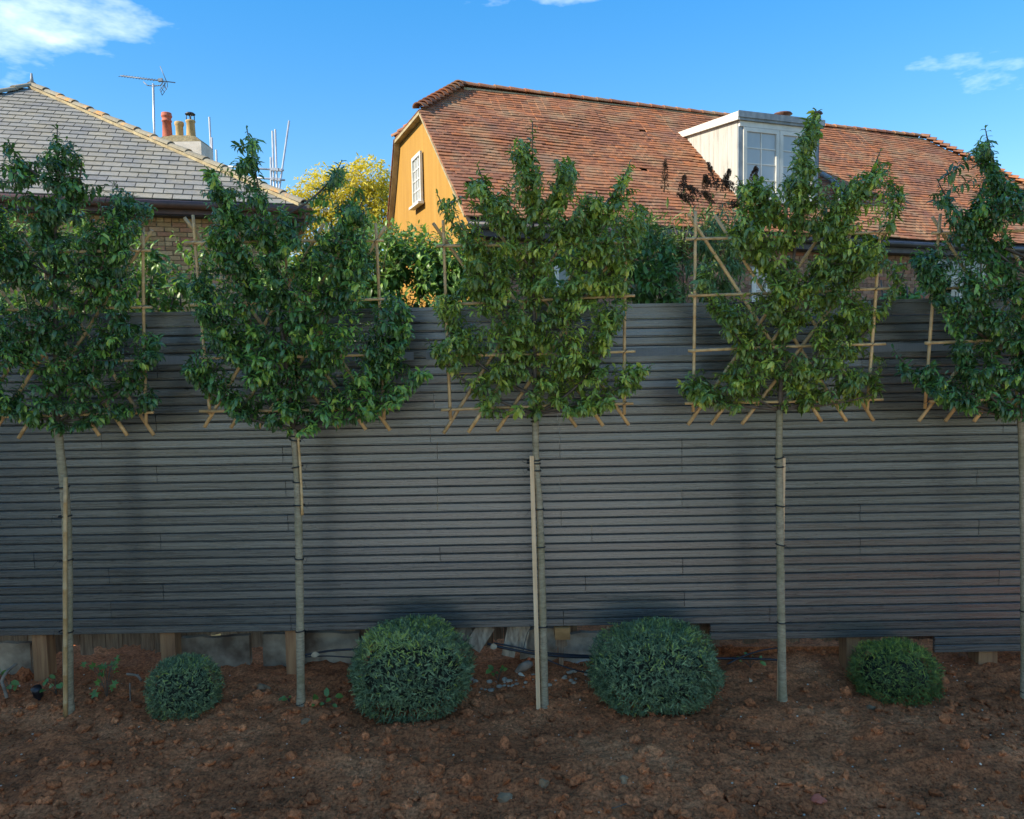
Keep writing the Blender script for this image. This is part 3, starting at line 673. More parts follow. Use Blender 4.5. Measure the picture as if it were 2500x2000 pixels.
def inside(poly, x, y):
    c = False; n = len(poly)
    for i in range(n):
        x1, y1 = poly[i]; x2, y2 = poly[(i + 1) % n]
        if (y1 > y) != (y2 > y) and x < (x2 - x1) * (y - y1) / (y2 - y1) + x1: c = not c
    return c
def rnd_unit():
    v = Vector((random.gauss(0, 1), random.gauss(0, 1), random.gauss(0, 1))); return v.normalized()
def bez(a, b, c, n):
    return [a * (1 - t) ** 2 + b * 2 * t * (1 - t) + c * t * t for t in (k / n for k in range(n + 1))]
UP = Vector((0, 0, 1))
def leafy_twig(kit, pts, n, size, tbase, droop=0.4, spread=0.9, start=0.15):
    """leaves set alternately round a twig, arching out and down"""
    m = len(pts) - 1; ph = random.random() * 6.28
    for k in range(n):
        t = start + (1 - start) * (k + random.random() * 0.6) / n
        i = min(int(t * m), m - 1); p = pts[i].lerp(pts[i + 1], min(1, t * m - i)); d = (pts[i + 1] - pts[i]).normalized()
        a = d.orthogonal().normalized(); b = d.cross(a); ph += 2.4 + random.uniform(-0.4, 0.4)
        o = a * math.cos(ph) + b * math.sin(ph)
        dr = d * (0.35 + 0.55 * t * random.random()) + o * spread + Vector((0, 0, -droop * random.random())) + rnd_unit() * 0.25
        if k >= n - 2: dr = d + o * 0.4
        up = UP * 0.9 + d * 0.3 + rnd_unit() * 0.45
        kit.add(p, dr, up, size * random.uniform(0.55, 1.3) * (1.0 if t < 0.85 else 0.7), min(1.0, max(0.0, tbase + random.gauss(0, 0.17))))

# ================================================================= THE PLEACHED TREES
OUT = {
 1: [(-110, 430), (20, 345), (50, 430), (90, 390), (115, 318), (190, 330), (200, 400), (215, 470), (270, 430), (330, 480), (395, 500), (350, 560), (335, 650), (335, 760), (390, 830), (395, 860), (345, 900), (392, 960), (385, 985), (320, 1005), (250, 1030), (150, 1060), (100, 1055), (30, 1015), (-110, 1005)],
 2: [(480, 430), (520, 410), (560, 470), (555, 400), (570, 330), (600, 312), (630, 330), (635, 390), (620, 440), (670, 480), (700, 510), (740, 530), (790, 490), (810, 400), (840, 390), (860, 430), (880, 470), (905, 500), (915, 560), (920, 640), (955, 700), (1000, 760), (1010, 830), (990, 880), (1045, 900), (1040, 930), (1000, 960), (985, 1000), (930, 1015), (850, 1020), (760, 1045), (735, 1062), (690, 1048), (640, 1020), (560, 1012), (520, 985), (500, 940), (450, 910), (445, 880), (490, 860), (470, 800), (465, 700), (500, 640), (480, 560), (500, 500)],
 3: [(1062, 470), (1110, 480), (1150, 420), (1165, 400), (1200, 430), (1210, 480), (1240, 450), (1235, 350), (1290, 297), (1330, 310), (1360, 380), (1390, 395), (1420, 400), (1440, 450), (1500, 470), (1525, 400), (1550, 400), (1560, 470), (1580, 520), (1560, 600), (1550, 680), (1530, 760), (1490, 830), (1450, 860), (1480, 885), (1540, 865), (1595, 880), (1580, 920), (1540, 960), (1480, 1000), (1400, 1010), (1340, 1000), (1310, 1018), (1260, 990), (1220, 1020), (1180, 1000), (1150, 960), (1130, 920), (1060, 880), (1040, 830), (1060, 800), (1090, 820), (1110, 780), (1062, 770), (1062, 720), (1120, 700), (1130, 620), (1110, 560), (1100, 520)],
 4: [(1790, 470), (1800, 430), (1860, 420), (1900, 450), (1925, 400), (1940, 330), (1970, 275), (2000, 268), (2012, 310), (1985, 370), (2010, 420), (2060, 430), (2110, 400), (2140, 362), (2180, 380), (2190, 400), (2170, 450), (2210, 470), (2215, 490), (2180, 540), (2150, 580), (2190, 620), (2220, 640), (2200, 690), (2150, 760), (2100, 810), (2130, 860), (2165, 870), (2150, 920), (2140, 960), (2060, 970), (1990, 980), (1950, 1010), (1930, 970), (1880, 990), (1830, 990), (1780, 1010), (1740, 980), (1690, 990), (1655, 960), (1690, 890), (1760, 900), (1790, 870), (1760, 800), (1730, 730), (1700, 680), (1720, 600), (1750, 560), (1790, 540)],
 5: [(2260, 470), (2290, 440), (2330, 490), (2370, 520), (2385, 440), (2370, 380), (2350, 340), (2400, 312), (2430, 320), (2410, 380), (2440, 430), (2480, 430), (2580, 480), (2690, 520), (2720, 1000), (2500, 1030), (2440, 1010), (2350, 990), (2270, 960), (2190, 910), (2170, 850), (2200, 840), (2290, 880), (2330, 900), (2300, 840), (2310, 780), (2260, 720), (2230, 680), (2230, 600), (2270, 570), (2300, 590), (2300, 540)],
}
# (trunk px points from the ground to the fork), leader tip, limb tips (px, py, depth offset)
TREES = {
 1: dict(trunk=[(170, 1775), (166, 1600), (165, 1350), (160, 1230), (150, 1130), (140, 1030)], r=0.029, tip=(140, 312), mat='leaf_dark', n=1000, tb=0.36,
         tips=[(20, 345, 0), (330, 480, .1), (-80, 470, 0), (390, 840, -.05), (385, 975, -.05), (-90, 700, 0), (200, 400, -.1), (260, 600, -.15), (30, 640, -.18), (300, 740, -.15), (-60, 930, -.05), (80, 820, -.2), (230, 880, -.2)],
         label='leftmost trained tree with dark leaves and a thick leaning trunk', stake='b'),
 2: dict(trunk=[(735, 1745), (733, 1550), (730, 1350), (727, 1200), (722, 1120), (716, 1048)], r=0.025, tip=(602, 312), mat='leaf_dark', n=1200, tb=0.42,
         tips=[(510, 415, 0), (835, 392, .05), (890, 480, .1), (470, 700, .05), (1000, 770, 0), (1042, 910, -.08), (450, 890, -.08), (560, 600, -.12), (860, 640, -.1), (800, 840, -.2), (640, 880, -.2), (560, 990, -.1), (900, 1000, -.1), (700, 560, -.1), (600, 760, -.2), (760, 720, -.2)],
         label='trained tree between the leftmost tree and the middle one, bright new shoots', stake='c'),
 3: dict(trunk=[(1330, 1745), (1327, 1600), (1322, 1400), (1317, 1240), (1309, 1130), (1307, 1010)], r=0.0245, tip=(1300, 298), mat='leaf_olive', n=1080, tb=0.46,
         tips=[(1165, 402, 0), (1400, 398, 0), (1538, 400, .05), (1066, 470, .1), (1580, 520, .1), (1062, 740, .05), (1045, 830, -.05), (1592, 890, -.08), (1500, 800, -.05), (1180, 1000, -.1), (1480, 990, -.1), (1160, 620, -.1), (1450, 620, -.12), (1250, 820, -.18), (1390, 860, -.2), (1250, 560, -.12)],
         label='middle trained tree with olive leaves, tied to a pale square stake', stake='d'),
 4: dict(trunk=[(1912, 1728), (1908, 1550), (1905, 1350), (1903, 1200), (1902, 1100), (1903, 1000)], r=0.0245, tip=(1992, 270), mat='leaf_olive', n=1080, tb=0.42,
         tips=[(1800, 432, 0), (2150, 366, 0), (2208, 478, .05), (2215, 645, .05), (1705, 690, .05), (1660, 950, -.08), (2160, 880, -.05), (2140, 960, -.05), (1830, 560, -.1), (2050, 560, -.1), (1780, 780, -.15), (2080, 760, -.15), (1900, 700, -.2), (2000, 860, -.2), (1790, 900, -.15)],
         label='trained tree right of the middle one, its tip reaching the dormer window', stake='e'),
 5: dict(trunk=[(2503, 1720), (2502, 1500), (2500, 1300), (2497, 1150), (2492, 1020)], r=0.024, tip=(2560, 400), mat='leaf_dark', n=1000, tb=0.34,
         tips=[(2405, 312, 0), (2290, 442, 0), (2235, 640, .05), (2180, 850, -.05), (2270, 950, -.08), (2440, 1000, -.1), (2380, 520, -.1), (2380, 720, -.15), (2420, 860, -.2), (2640, 560, 0), (2680, 800, 0), (2640, 980, 0), (2480, 640, -.15), (2340, 820, -.12)],
         label='rightmost trained tree with dark leaves, cut off by the photo edge', stake=None),
}
def smooth_pts(P, n=5):
    out = []
    for k in range(len(P) - 1):
        p0, p1, p2, p3 = P[max(k - 1, 0)], P[k], P[k + 1], P[min(k + 2, len(P) - 1)]
        for s in range(n):
            t = s / n; out.append(0.5 * ((2 * p1) + (p2 - p0) * t + (2 * p0 - 5 * p1 + 4 * p2 - p3) * t * t + (3 * p1 - p0 - 3 * p2 + p3) * t ** 3))
    return out + [P[-1]]
def trained_tree(i):
    T = TREES[i]; poly = OUT[i]
    P = [at(px, py, TY) for px, py in T['trunk']]
    base = P[0].copy(); base.z = soil_z(base.x, base.y)
    root = thing('trained_tree', base, T['label'], 'tree', 'trained trees in a row before the fence')
    P[0].z = base.z - 0.08
    tp = smooth_pts(P); rr = [T['r'] * (1.12 - 0.30 * k / len(tp)) * (1 + 0.05 * math.sin(k * 1.7)) for k in range(len(tp))]
    rr[0] *= 1.2; rr[1] *= 1.08
    mb = MB(); mb.tube(tp, rr, 14); mb.build('trunk', MAT['bark'], root)
    fork = tp[-1]; kit = Leaves(LEAVES); br = MB(); nodes = []
    tip = at(*T['tip'], TY)
    mid = fork.lerp(tip, 0.5); mid.x = fork.x * 0.75 + tip.x * 0.25
    lead = bez(fork, mid, tip, 16); rl = [max(0.0035, T['r'] * 0.72 * (1 - k / 16) ** 0.8) for k in range(17)]
    br.tube(lead, rl, 7); nodes += lead
    leafy_twig(kit, lead[11:], 62, 0.058, T['tb'], 0.5, 0.9, 0.0)
    for (px, py, dy) in T['tips']:
        t = at(px, py, TY + dy); hd = abs(t.x - fork.x)
        zs = min(max(t.z - 0.75 * hd - 0.12, fork.z + 0.01), tip.z - 0.4)
        k = min(range(17), key=lambda q: abs(lead[q].z - zs)); s = lead[k]
        c = Vector((s.x + (t.x - s.x) * 0.75, s.y + (t.y - s.y) * 0.5, s.z + (t.z - s.z) * 0.32))
        pts = bez(s, c, t, 10); L = (t - s).length
        br.tube(pts, [max(0.0022, 0.0045 + 0.009 * L * (1 - q / 10)) if q < 10 else 0.002 for q in range(11)], 5); nodes += pts[2:]
        leafy_twig(kit, pts[3:], int(30 + 30 * L), 0.056, T['tb'] + random.uniform(-0.05, 0.12), 0.45)
    x0, x1 = min(p[0] for p in poly), max(p[0] for p in poly); y0, y1 = min(p[1] for p in poly), max(p[1] for p in poly)
    n = 0; tries = 0
    while n < T['n'] and tries < 20000:
        tries += 1
        px, py = random.uniform(x0, x1), random.uniform(y0, y1)
        if not (inside(poly, px, py) and inside(poly, px - 5, py) and inside(poly, px + 5, py) and inside(poly, px, py - 8)): continue
        if i >= 3 and mnoise.noise(Vector((px * 0.011, py * 0.011, i * 7.0))) < -0.28: continue
        dy = max(-0.27, min(0.24, random.gauss(-0.04, 0.12)))
        p = at(px, py, TY + dy)
        best = min(nodes, key=lambda q: (q - p).length_squared + max(0, q.z - p.z) * 0.3)
        d = p - best; L = d.length
        if L < 0.03: continue
        c = best + d * 0.55 + Vector((0, 0, -0.10 * L)); pts = bez(best, c, p, 4)
        br.tube(pts, [0.0032 - 0.0018 * q / 4 for q in range(5)], 3, cap=False)
        fresh = random.random() < (0.17 if i != 2 else 0.24)
        leafy_twig(kit, pts, max(12, int(11 + 46 * min(L, 0.35))), random.uniform(0.042, 0.066), T['tb'] + (0.42 if fresh else random.uniform(-0.16, 0.16)), 0.5, 0.9, max(0.1, 1 - 0.30 / max(L, 0.3)))
        n += 1
    tag(br.build('branches', MAT['branch'], root), kind='stuff')
    order = sorted(range(len(kit.items)), key=lambda q: kit.items[q][1][1] - 0.25 * max(0, kit.items[q][1][2] - 3.2))
    single = set(order[:200])
    kit.build('crown', MAT[T['mat']], root, [q for k, q in enumerate(kit.items) if k not in single])['kind'] = 'stuff'
    for k in single: single_leaf(kit, kit.items[k], MAT[T['mat']], root)
    return root, tp, T['r']
TR = {i: trained_tree(i) for i in TREES}

# ---------------------------------------------------------------- bamboo frames
def cane_pts(a, b, bend=0.006):
    d = b - a; o = Vector((random.uniform(-1, 1), random.uniform(-0.3, 0.3), random.uniform(-1, 1))) * bend
    return [a.lerp(b, k / 8) + o * math.sin(math.pi * k / 8) for k in range(9)]
def cane(parent, a, b, r, name='cane'):
    pts = cane_pts(a, b); mb = MB(); out = []; rad = []
    L = (b - a).length; ph = random.uniform(0.05, 0.2); nn = int(L / 0.19) + 1
    ks = sorted([k / 8 for k in range(9)] + [t for q in range(nn) for t in ((ph + q * 0.19) / L - 0.004 / L, (ph + q * 0.19) / L, (ph + q * 0.19) / L + 0.004 / L) if 0.01 < t < 0.99])
    nodes = [(ph + q * 0.19) / L for q in range(nn)]
    for t in ks:
        i = min(int(t * 8), 7); out.append(pts[i].lerp(pts[i + 1], t * 8 - i))
        rad.append(r * (1.16 if any(abs(t - q) < 1e-6 for q in nodes) else 1.0) * (1.04 - 0.12 * t))
    mb.tube(out, rad, 9); return mb.build(name, MAT['bamboo'], parent)
FRY = TY + 0.03
FRAMES = {   # corner px: vertical left (top,bottom), vertical right, rails (left,right), rail level
 1: dict(vl=((-75, 560), (-72, 1040)), vr=((349, 555), (357, 1036)), rails=[((-95, 624), (368, 612)), ((-90, 760), (371, 750)), ((-88, 890), (379, 880)), ((-92, 1020), (375, 1007))], d=0.0),
 2: dict(vl=((471, 525), (513, 1012)), vr=((917, 545), (938, 1024)), rails=[((450, 594), (937, 588)), ((465, 745), (947, 730)), ((476, 875), (947, 866)), ((487, 1004), (958, 998))], d=0.01),
 3: dict(vl=((1082, 538), (1100, 1026)), vr=((1529, 545), (1524, 1012)), rails=[((1066, 601), (1548, 592)), ((1112, 743), (1550, 722)), ((1080, 868), (1551, 858)), ((1077, 1001), (1546, 985))], d=0.0),
 4: dict(vl=((1698, 516), (1692, 1006)), vr=((2150, 540), (2117, 1002)), rails=[((1674, 584), (2172, 566)), ((1680, 722), (2172, 704)), ((1680, 857), (2162, 840)), ((1672, 985), (2156, 975))], d=-0.01),
 5: dict(vl=((2296, 522), (2258, 998)), vr=((2740, 520), (2700, 1000)), rails=[((2275, 570), (2760, 552)), ((2270, 706), (2750, 690)), ((2258, 838), (2740, 822)), ((2268, 980), (2730, 965))], d=0.0),
}
FLAB = {1: 'bamboo cane lattice tied in the leftmost tree, right side showing', 2: 'bamboo cane lattice tied in the tree left of the middle one',
        3: 'bamboo cane lattice tied in the middle tree', 4: 'bamboo cane lattice tied in the tree right of the middle one', 5: 'bamboo cane lattice tied in the rightmost tree'}
for i, fr in FRAMES.items():
    Y = FRY + fr['d']
    c0 = at(fr['rails'][3][0][0], fr['rails'][3][0][1], Y)
    root = thing('bamboo_trellis', c0, FLAB[i], 'trellis', 'bamboo frames in the trained trees')
    def lerp2(a, b, t): return (a[0] + (b[0] - a[0]) * t, a[1] + (b[1] - a[1]) * t)
    def uv(u, v):   # v=0 bottom rail level, 1 top rail level
        l = lerp2(fr['vl'][1], fr['vl'][0], (v + 0.03) * 0.86); r_ = lerp2(fr['vr'][1], fr['vr'][0], (v + 0.03) * 0.86); return lerp2(l, r_, u)
    cane(root, at(*fr['vl'][1], Y), at(*fr['vl'][0], Y), 0.0105); cane(root, at(*fr['vr'][1], Y), at(*fr['vr'][0], Y), 0.0105)
    cane(root, at(*uv(0.5, -0.05), Y + 0.02), at(*uv(0.49, 1.17), Y + 0.02), 0.0095)
    for (a, b) in fr['rails']: cane(root, at(*a, Y - 0.02), at(*b, Y - 0.02), 0.0095)
    for (ub, ut) in ((-0.035, 0.72), (0.11, 0.89), (0.27, 1.05)):
        j = random.uniform(-0.012, 0.012)
        cane(root, at(*uv(ub + j, -0.105), Y + 0.022), at(*uv(ut + j, 1.115), Y + 0.022), 0.0115)
        cane(root, at(*uv(1 - ub + j, -0.095), Y + 0.044), at(*uv(1 - ut + j, 1.115), Y + 0.044), 0.0115)
    for (a, b) in fr['rails'][::1]:
        for (q, w_) in ((fr['vl'], 0), (fr['vr'], 1)):
            t = (a if w_ == 0 else b)[1]; vv = lerp2(q[0], q[1], (t - q[0][1]) / (q[1][1] - q[0][1]))
            p = at(*vv, Y - 0.01); mb = MB()
            mb.tube([p + Vector((-0.012, -0.022, -0.010)), p + Vector((0.0, -0.024, 0.001)), p + Vector((0.012, -0.022, 0.011)), p + Vector((0.013, 0.014, 0.012)), p + Vector((-0.013, 0.014, -0.011)), p + Vector((-0.012, -0.022, -0.010))], 0.0018, 5)
            mb.build('tie', MAT['tie'] if random.random() < 0.4 else MAT['bamboo'], root)

# ---------------------------------------------------------------- stakes and ties by the trunks
def ring(parent, tp, py, r, ext=None, wild=True, w=0.009):
    """a tie round the trunk (and the stake beside it)"""
    k = min(range(len(tp)), key=lambda q: abs(proj(tp[q])[1] - py)); c = tp[k].copy()
    z = at(proj(c)[0], py, TY).z; j = k + 1 if tp[k].z < z and k + 1 < len(tp) else k - 1
    if 0 <= j < len(tp) and abs(tp[j].z - tp[k].z) > 1e-4: c = tp[k].lerp(tp[j], max(0, min(1, (z - tp[k].z) / (tp[j].z - tp[k].z))))
    n = 16; pts = []; tilt = random.uniform(-0.004, 0.004)
    for q in range(n + 1):
        a = 2 * math.pi * q / n; x = math.cos(a) * r; y = math.sin(a) * r
        if ext is not None and (x * ext > 0): x = x + ext
        pts.append(c + Vector((x, y, tilt * math.cos(a) * 2)))
    mb = MB(); mb.tube(pts, w * 0.5, 6, cap=False)
    if wild:
        s = -1 if (ext or 0) < 0 else 1
        e = c + Vector(((r + abs(ext or 0)) * s, -0.01, 0)); mb.tube([e, e + Vector((0.02 * s, -0.012, random.choice((0.01, -0.02)))), e + Vector((0.035 * s, -0.01, random.choice((0.02, -0.04))))], 0.0014, 4)
    return mb.build('tie', MAT['tie'], parent)
root, tp, r = TR[1]
s1 = thing('bamboo_stake', at(162, 1760, TY - 0.04), 'thick bamboo stake tied against the leftmost trunk', 'stake', 'stakes tied to the trunks')
cane(s1, at(160, 1775, TY - 0.045), at(160, 1165, TY - 0.045), 0.0135)
for py in (1190, 1260, 1368, 1542, 1748): ring(root, tp, py, r * 1.12, -0.022)
cane(thing('bamboo_stake', at(729, 1255, TY - 0.03), 'short thin cane tied to the second trunk near its top', 'stake', 'stakes tied to the trunks'), at(738, 1258, TY - 0.02), at(727, 1062, TY - 0.02), 0.0085)
root, tp, r = TR[2]
for py, e in ((1065, 0.012), (1075, 0.012), (1140, 0.014), (1177, None), (1233, 0.014), (1364, None), (1540, None), (1717, None)): ring(root, tp, py, r * 1.12, e)
root, tp, r = TR[3]
s3 = thing('timber_stake', at(1310, 1735, TY - 0.02), 'pale square timber stake tied left of the middle trunk', 'stake', 'stakes tied to the trunks')
a, b_ = at(1315, 1742, TY - 0.02), at(1298, 1113, TY - 0.02); mb = MB()
mb.box(a + Vector((-0.0135, -0.0135, -0.05)), (0.027, 0, 0), (0, 0.027, 0), b_ - a + Vector((0, 0, 0.05))); mb.build('shaft', MAT['stakewood'], s3)
for py in (1124, 1131, 1148, 1243, 1335, 1529): ring(root, tp, py, r * 1.12, -0.030)
for py in (1020, 1027): ring(root, tp, py, r * 1.1, None, False)
root, tp, r = TR[4]
s4 = thing('timber_stake', at(1903, 1715, TY + 0.03), 'narrow pale stake almost hidden behind the fourth trunk', 'stake', 'stakes tied to the trunks')
mb = MB(); a, b_ = at(1902, 1722, TY + 0.035), at(1912, 1118, TY + 0.035)
mb.box(a + Vector((-0.013, -0.01, -0.05)), (0.026, 0, 0), (0, 0.02, 0), b_ - a + Vector((0, 0, 0.05))); mb.build('shaft', MAT['stakewood'], s4)
for py in (1118, 1140, 1235, 1330, 1520, 1716): ring(root, tp, py, r * 1.12, None)
root, tp, r = TR[5]
for py in (1490, 1690): ring(root, tp, py, r * 1.12, None)

# ================================================================= CLIPPED YEW DOMES
def spray(nn=17):
    vs = []; fs = []
    for k in range(nn):
        t = 0.05 + 0.95 * k / (nn - 1); ph = k * 2.4 + random.uniform(-0.3, 0.3)
        ln = 0.44 * (1 - 0.35 * t); w = 0.030
        el = 0.75 - 0.35 * t
        d = Vector((math.cos(el), math.sin(el) * math.cos(ph), math.sin(el) * math.sin(ph) * 0.55)); p = Vector((t * 0.85, 0, 0.10 * t * t))
        nrm = d.cross(Vector((0.2, random.uniform(-1, 1), 1))).normalized() * w
        b = len(vs); vs += [p - nrm * 1.1, p + nrm * 1.1, p + d * ln]; fs.append((b, b + 1, b + 2))
    return np.array([v[:] for v in vs]), np.array(fs)
SPRAYS = [spray() for _ in range(4)]
def yew(pxc, py_top, py_base, wpx, Y, label, mat, n, square=2.0, yellow=0.6, ssize=0.055, cut=None):
    s = Y / F * 1.02
    b = at(pxc, py_base, Y); t = at(pxc, py_top, Y)
    zb_ = soil_z(b.x, Y) - 0.02; rx = (wpx / 2 - 5) * s; h = (t.z - zb_) * 0.96; c = Vector((b.x, Y, zb_ + h * 0.40)); rz_u = h * 0.60; rz_d = h * 0.48
    root = thing('clipped_bush', (b.x, Y, zb_), label, 'bush', 'clipped evergreen domes')
    kit = Leaves(SPRAYS)
    for q in range(n):
        d = rnd_unit()
        if d.z < -0.75: d.z = -d.z
        e = square; m_ = (abs(d.x) ** e + abs(d.y) ** e + abs(d.z) ** e) ** (1 / e); d2 = d / m_
        lay = 1 - abs(random.gauss(0, 0.05)) - (0.12 * random.random() if random.random() < 0.3 else 0)
        lump_ = 1 + 0.13 * mnoise.noise(d * 2.3 + Vector((pxc, 0, 0))) + 0.075 * mnoise.noise(d * 7 + Vector((pxc, 0, 0))) + (0.07 * random.random() if random.random() < 0.025 else 0)
        p = c + Vector((d2.x * rx, d2.y * rx * 0.85, d2.z * (rz_u if d2.z > 0 else rz_d))) * lay * lump_
        if cut is not None and p.x > cut: p.x = cut - random.random() * 0.02
        g = soil_z(p.x, p.y)
        if p.z < g + 0.01: p.z = g + 0.01 + random.random() * 0.03
        o = d * 0.45 + rnd_unit() * 0.95 + Vector((0, 0, 0.2)) + Vector((0, 0, -0.5)) * max(0, -d.z)
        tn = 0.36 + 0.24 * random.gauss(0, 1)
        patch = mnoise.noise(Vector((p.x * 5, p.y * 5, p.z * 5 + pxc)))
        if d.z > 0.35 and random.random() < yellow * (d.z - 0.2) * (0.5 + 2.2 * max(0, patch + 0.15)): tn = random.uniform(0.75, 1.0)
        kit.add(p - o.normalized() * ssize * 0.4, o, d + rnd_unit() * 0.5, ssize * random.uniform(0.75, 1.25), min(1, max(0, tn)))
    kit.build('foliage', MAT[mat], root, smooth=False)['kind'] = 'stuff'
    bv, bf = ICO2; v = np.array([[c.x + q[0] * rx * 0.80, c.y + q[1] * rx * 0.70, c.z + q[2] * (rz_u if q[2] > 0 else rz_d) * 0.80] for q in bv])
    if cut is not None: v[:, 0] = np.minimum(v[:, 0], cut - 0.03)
    obj_np('shaded_core', v, bf, MAT['core'], root)  # solid core; the shade inside the bush is put into its near-black colour
    mb = MB(); mb.tube([(c.x, c.y, zb_ - 0.05), (c.x + 0.01, c.y, c.z)], [0.02, 0.012], 8); mb.build('stem', MAT['branch'], root)
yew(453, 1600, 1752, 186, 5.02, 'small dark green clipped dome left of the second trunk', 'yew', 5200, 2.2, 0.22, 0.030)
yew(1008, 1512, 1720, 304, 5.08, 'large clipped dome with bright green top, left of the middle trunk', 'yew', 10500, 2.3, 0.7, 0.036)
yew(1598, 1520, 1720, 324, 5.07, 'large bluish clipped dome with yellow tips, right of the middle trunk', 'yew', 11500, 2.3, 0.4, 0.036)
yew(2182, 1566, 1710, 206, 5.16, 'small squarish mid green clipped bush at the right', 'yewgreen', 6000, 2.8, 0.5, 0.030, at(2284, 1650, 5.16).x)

# ---------------------------------------------------------------- small weeds
def lobed_leaf(mb, p, d, up, s, tn):
    d = d.normalized(); y = up.cross(d).normalized(); z = d.cross(y); pts = []
    for k in range(11):
        a = -2.4 + 4.8 * k / 10; r = (1.0, 0.55)[k % 2] * (1.0 if abs(a) < 1.4 else 0.8)
        pts.append(p + (d * (0.35 + math.cos(a) * r * 0.65) + y * math.sin(a) * r * 0.65 + z * 0.1 * math.cos(a * 2)) * s)
    mb.add([p + d * 0.3 * s] + pts, [(0, k, k + 1) for k in range(1, 11)], tn)
def weed(px, py, Y, hpx, wpx, nleaf, label, size=0.05, lob=True, mat='leaf_shrub'):
    b = at(px, py, Y); b.z = soil_z(b.x, b.y); s = Y / F
    root = thing('weed', b, label, 'plant'); st = MB()
    for k in range(nleaf):
        e = b + Vector((random.uniform(-0.5, 0.5) * wpx * s, random.uniform(-0.06, 0.02), hpx * s * random.uniform(0.25, 1.0)))
        st.tube(bez(b, b + Vector(((e.x - b.x) * 0.3, 0, (e.z - b.z) * 0.7)), e, 4), 0.0016, 4)
        lf = MB(); d = Vector((e.x - b.x, -0.03, 0.02)) + rnd_unit() * 0.06
        if lob: lobed_leaf(lf, e, d, Vector((0, -0.7, 0.7)) + rnd_unit() * 0.3, size * random.uniform(0.7, 1.2), random.uniform(0.25, 0.8))
        else:
            bv, bf = leaf_base(0.5, 0.33); dd = d.normalized(); y = Vector((0, -0.7, 0.7)).cross(dd).normalized(); z = dd.cross(y); sz = size * random.uniform(0.7, 1.2)
            lf.add([e + (dd * q[0] + y * q[1] + z * q[2]) * sz for q in bv], [tuple(f) for f in bf], random.uniform(0.2, 0.8), True)
        lf.build('leaf', MAT[mat], root)
    st.build('stems', MAT['branch'], root)
weed(258, 1660, 5.22, 95, 80, 16, 'lobed green seedling growing under the fence left of the small left bush', 0.06)
weed(790, 1700, 5.06, 22, 70, 9, 'low round leaved weed right of the second trunk', 0.055, False)
weed(705, 1690, 5.12, 20, 60, 5, 'dark leafy weed at the foot of the post behind the second trunk', 0.045, False)
weed(1215, 1585, 5.42, 40, 50, 8, 'fresh green sprig beside the slanting grey plank', 0.05, False)
weed(136, 1672, 5.24, 50, 34, 7, 'leafy weed between the leftmost post and trunk', 0.05, False)
weed(1832, 1610, 5.5, 40, 50, 7, 'round green leaves under the fence left of the fourth trunk', 0.05, False)
weed(22, 1655, 5.3, 60, 60, 8, 'dark strappy weed at the left edge under the fence', 0.06, False)

# ================================================================= SHRUBS BEHIND THE FENCE
def shrub(name, poly, Y, depth, ntw, nlf, size, mat, label, bases=LEAVES_LO, tb=0.45, droop=0.35, tips=0, n_single=60):
    xs_ = [p[0] for p in poly]; x0, x1 = min(xs_), max(xs_); y0, y1 = min(p[1] for p in poly), max(p[1] for p in poly)
    b = at((x0 + x1) / 2, 1600, Y); b.z = -0.2
    root = thing(name, b, label, 'shrub', 'shrubs behind the fence'); kit = Leaves(bases); br = MB(); n = 0
    stems = []
    for k in range(9):
        px = x0 + (x1 - x0) * (k + 0.5) / 9; e = at(px, (y0 + y1) / 2 + random.uniform(-40, 60), Y + random.uniform(-depth, depth) * 0.5)
        pts = bez(b + Vector(((e.x - b.x) * 0.35 * random.random(), 0, 0)), Vector(((b.x + e.x) / 2, Y, e.z * 0.55)), e, 8)
        br.tube(pts, [0.02 - 0.014 * q / 8 for q in range(9)], 5); stems += pts[3:]
    while n < ntw:
        px, py = random.uniform(x0, x1), random.uniform(y0, y1)
        if not inside(poly, px, py): continue
        p = at(px, py, Y + random.uniform(-depth, depth)); s = min(stems, key=lambda q: (q - p).length_squared)
        d = (p - s); L = min(d.length, 0.35); st = p - d.normalized() * L + Vector((0, 0, -0.05))
        pts = bez(s, s.lerp(st, 0.6) + Vector((0, 0, 0.03)), p, 4); br.tube(pts, [0.004 - 0.0025 * q / 4 for q in range(5)], 3, cap=False)
        leafy_twig(kit, bez(st, st.lerp(p, 0.5) + rnd_unit() * 0.03, p + rnd_unit() * 0.04, 4), nlf, size, tb + random.uniform(-0.2, 0.25), droop); n += 1
    tag(br.build('branches', MAT['branch'], root), kind='stuff')
    order = sorted(range(len(kit.items)), key=lambda q: kit.items[q][1][1]); single = set(order[:n_single])
    kit.build('crown', MAT[mat], root, [q for k, q in enumerate(kit.items) if k not in single])['kind'] = 'stuff'
    for k in single: single_leaf(kit, kit.items[k], MAT[mat], root)
    return root
shrub('laurel_shrub', [(-40, 520), (90, 500), (200, 470), (260, 520), (330, 560), (400, 620), (450, 700), (470, 770), (-40, 790)], 7.2, 0.4, 260, 13, 0.10, 'leaf_shrub', 'loose light green shrub behind the fence at the left')
shrub('laurel_shrub', [(330, 660), (380, 600), (430, 560), (480, 540), (560, 560), (640, 580), (700, 640), (700, 790), (330, 790)], 7.5, 0.3, 110, 11, 0.09, 'leaf_shrub', 'thin shrub in front of the yellow brick wall left of the second tree')
shrub('laurel_shrub', [(660, 640), (730, 600), (800, 565), (850, 545), (900, 530), (960, 540), (1010, 545), (1090, 550), (1150, 580), (1180, 660), (1180, 790), (660, 790)], 7.5, 0.45, 900, 14, 0.095, 'leaf_shrub', 'dense bright green shrub behind the fence below the yellow gable')
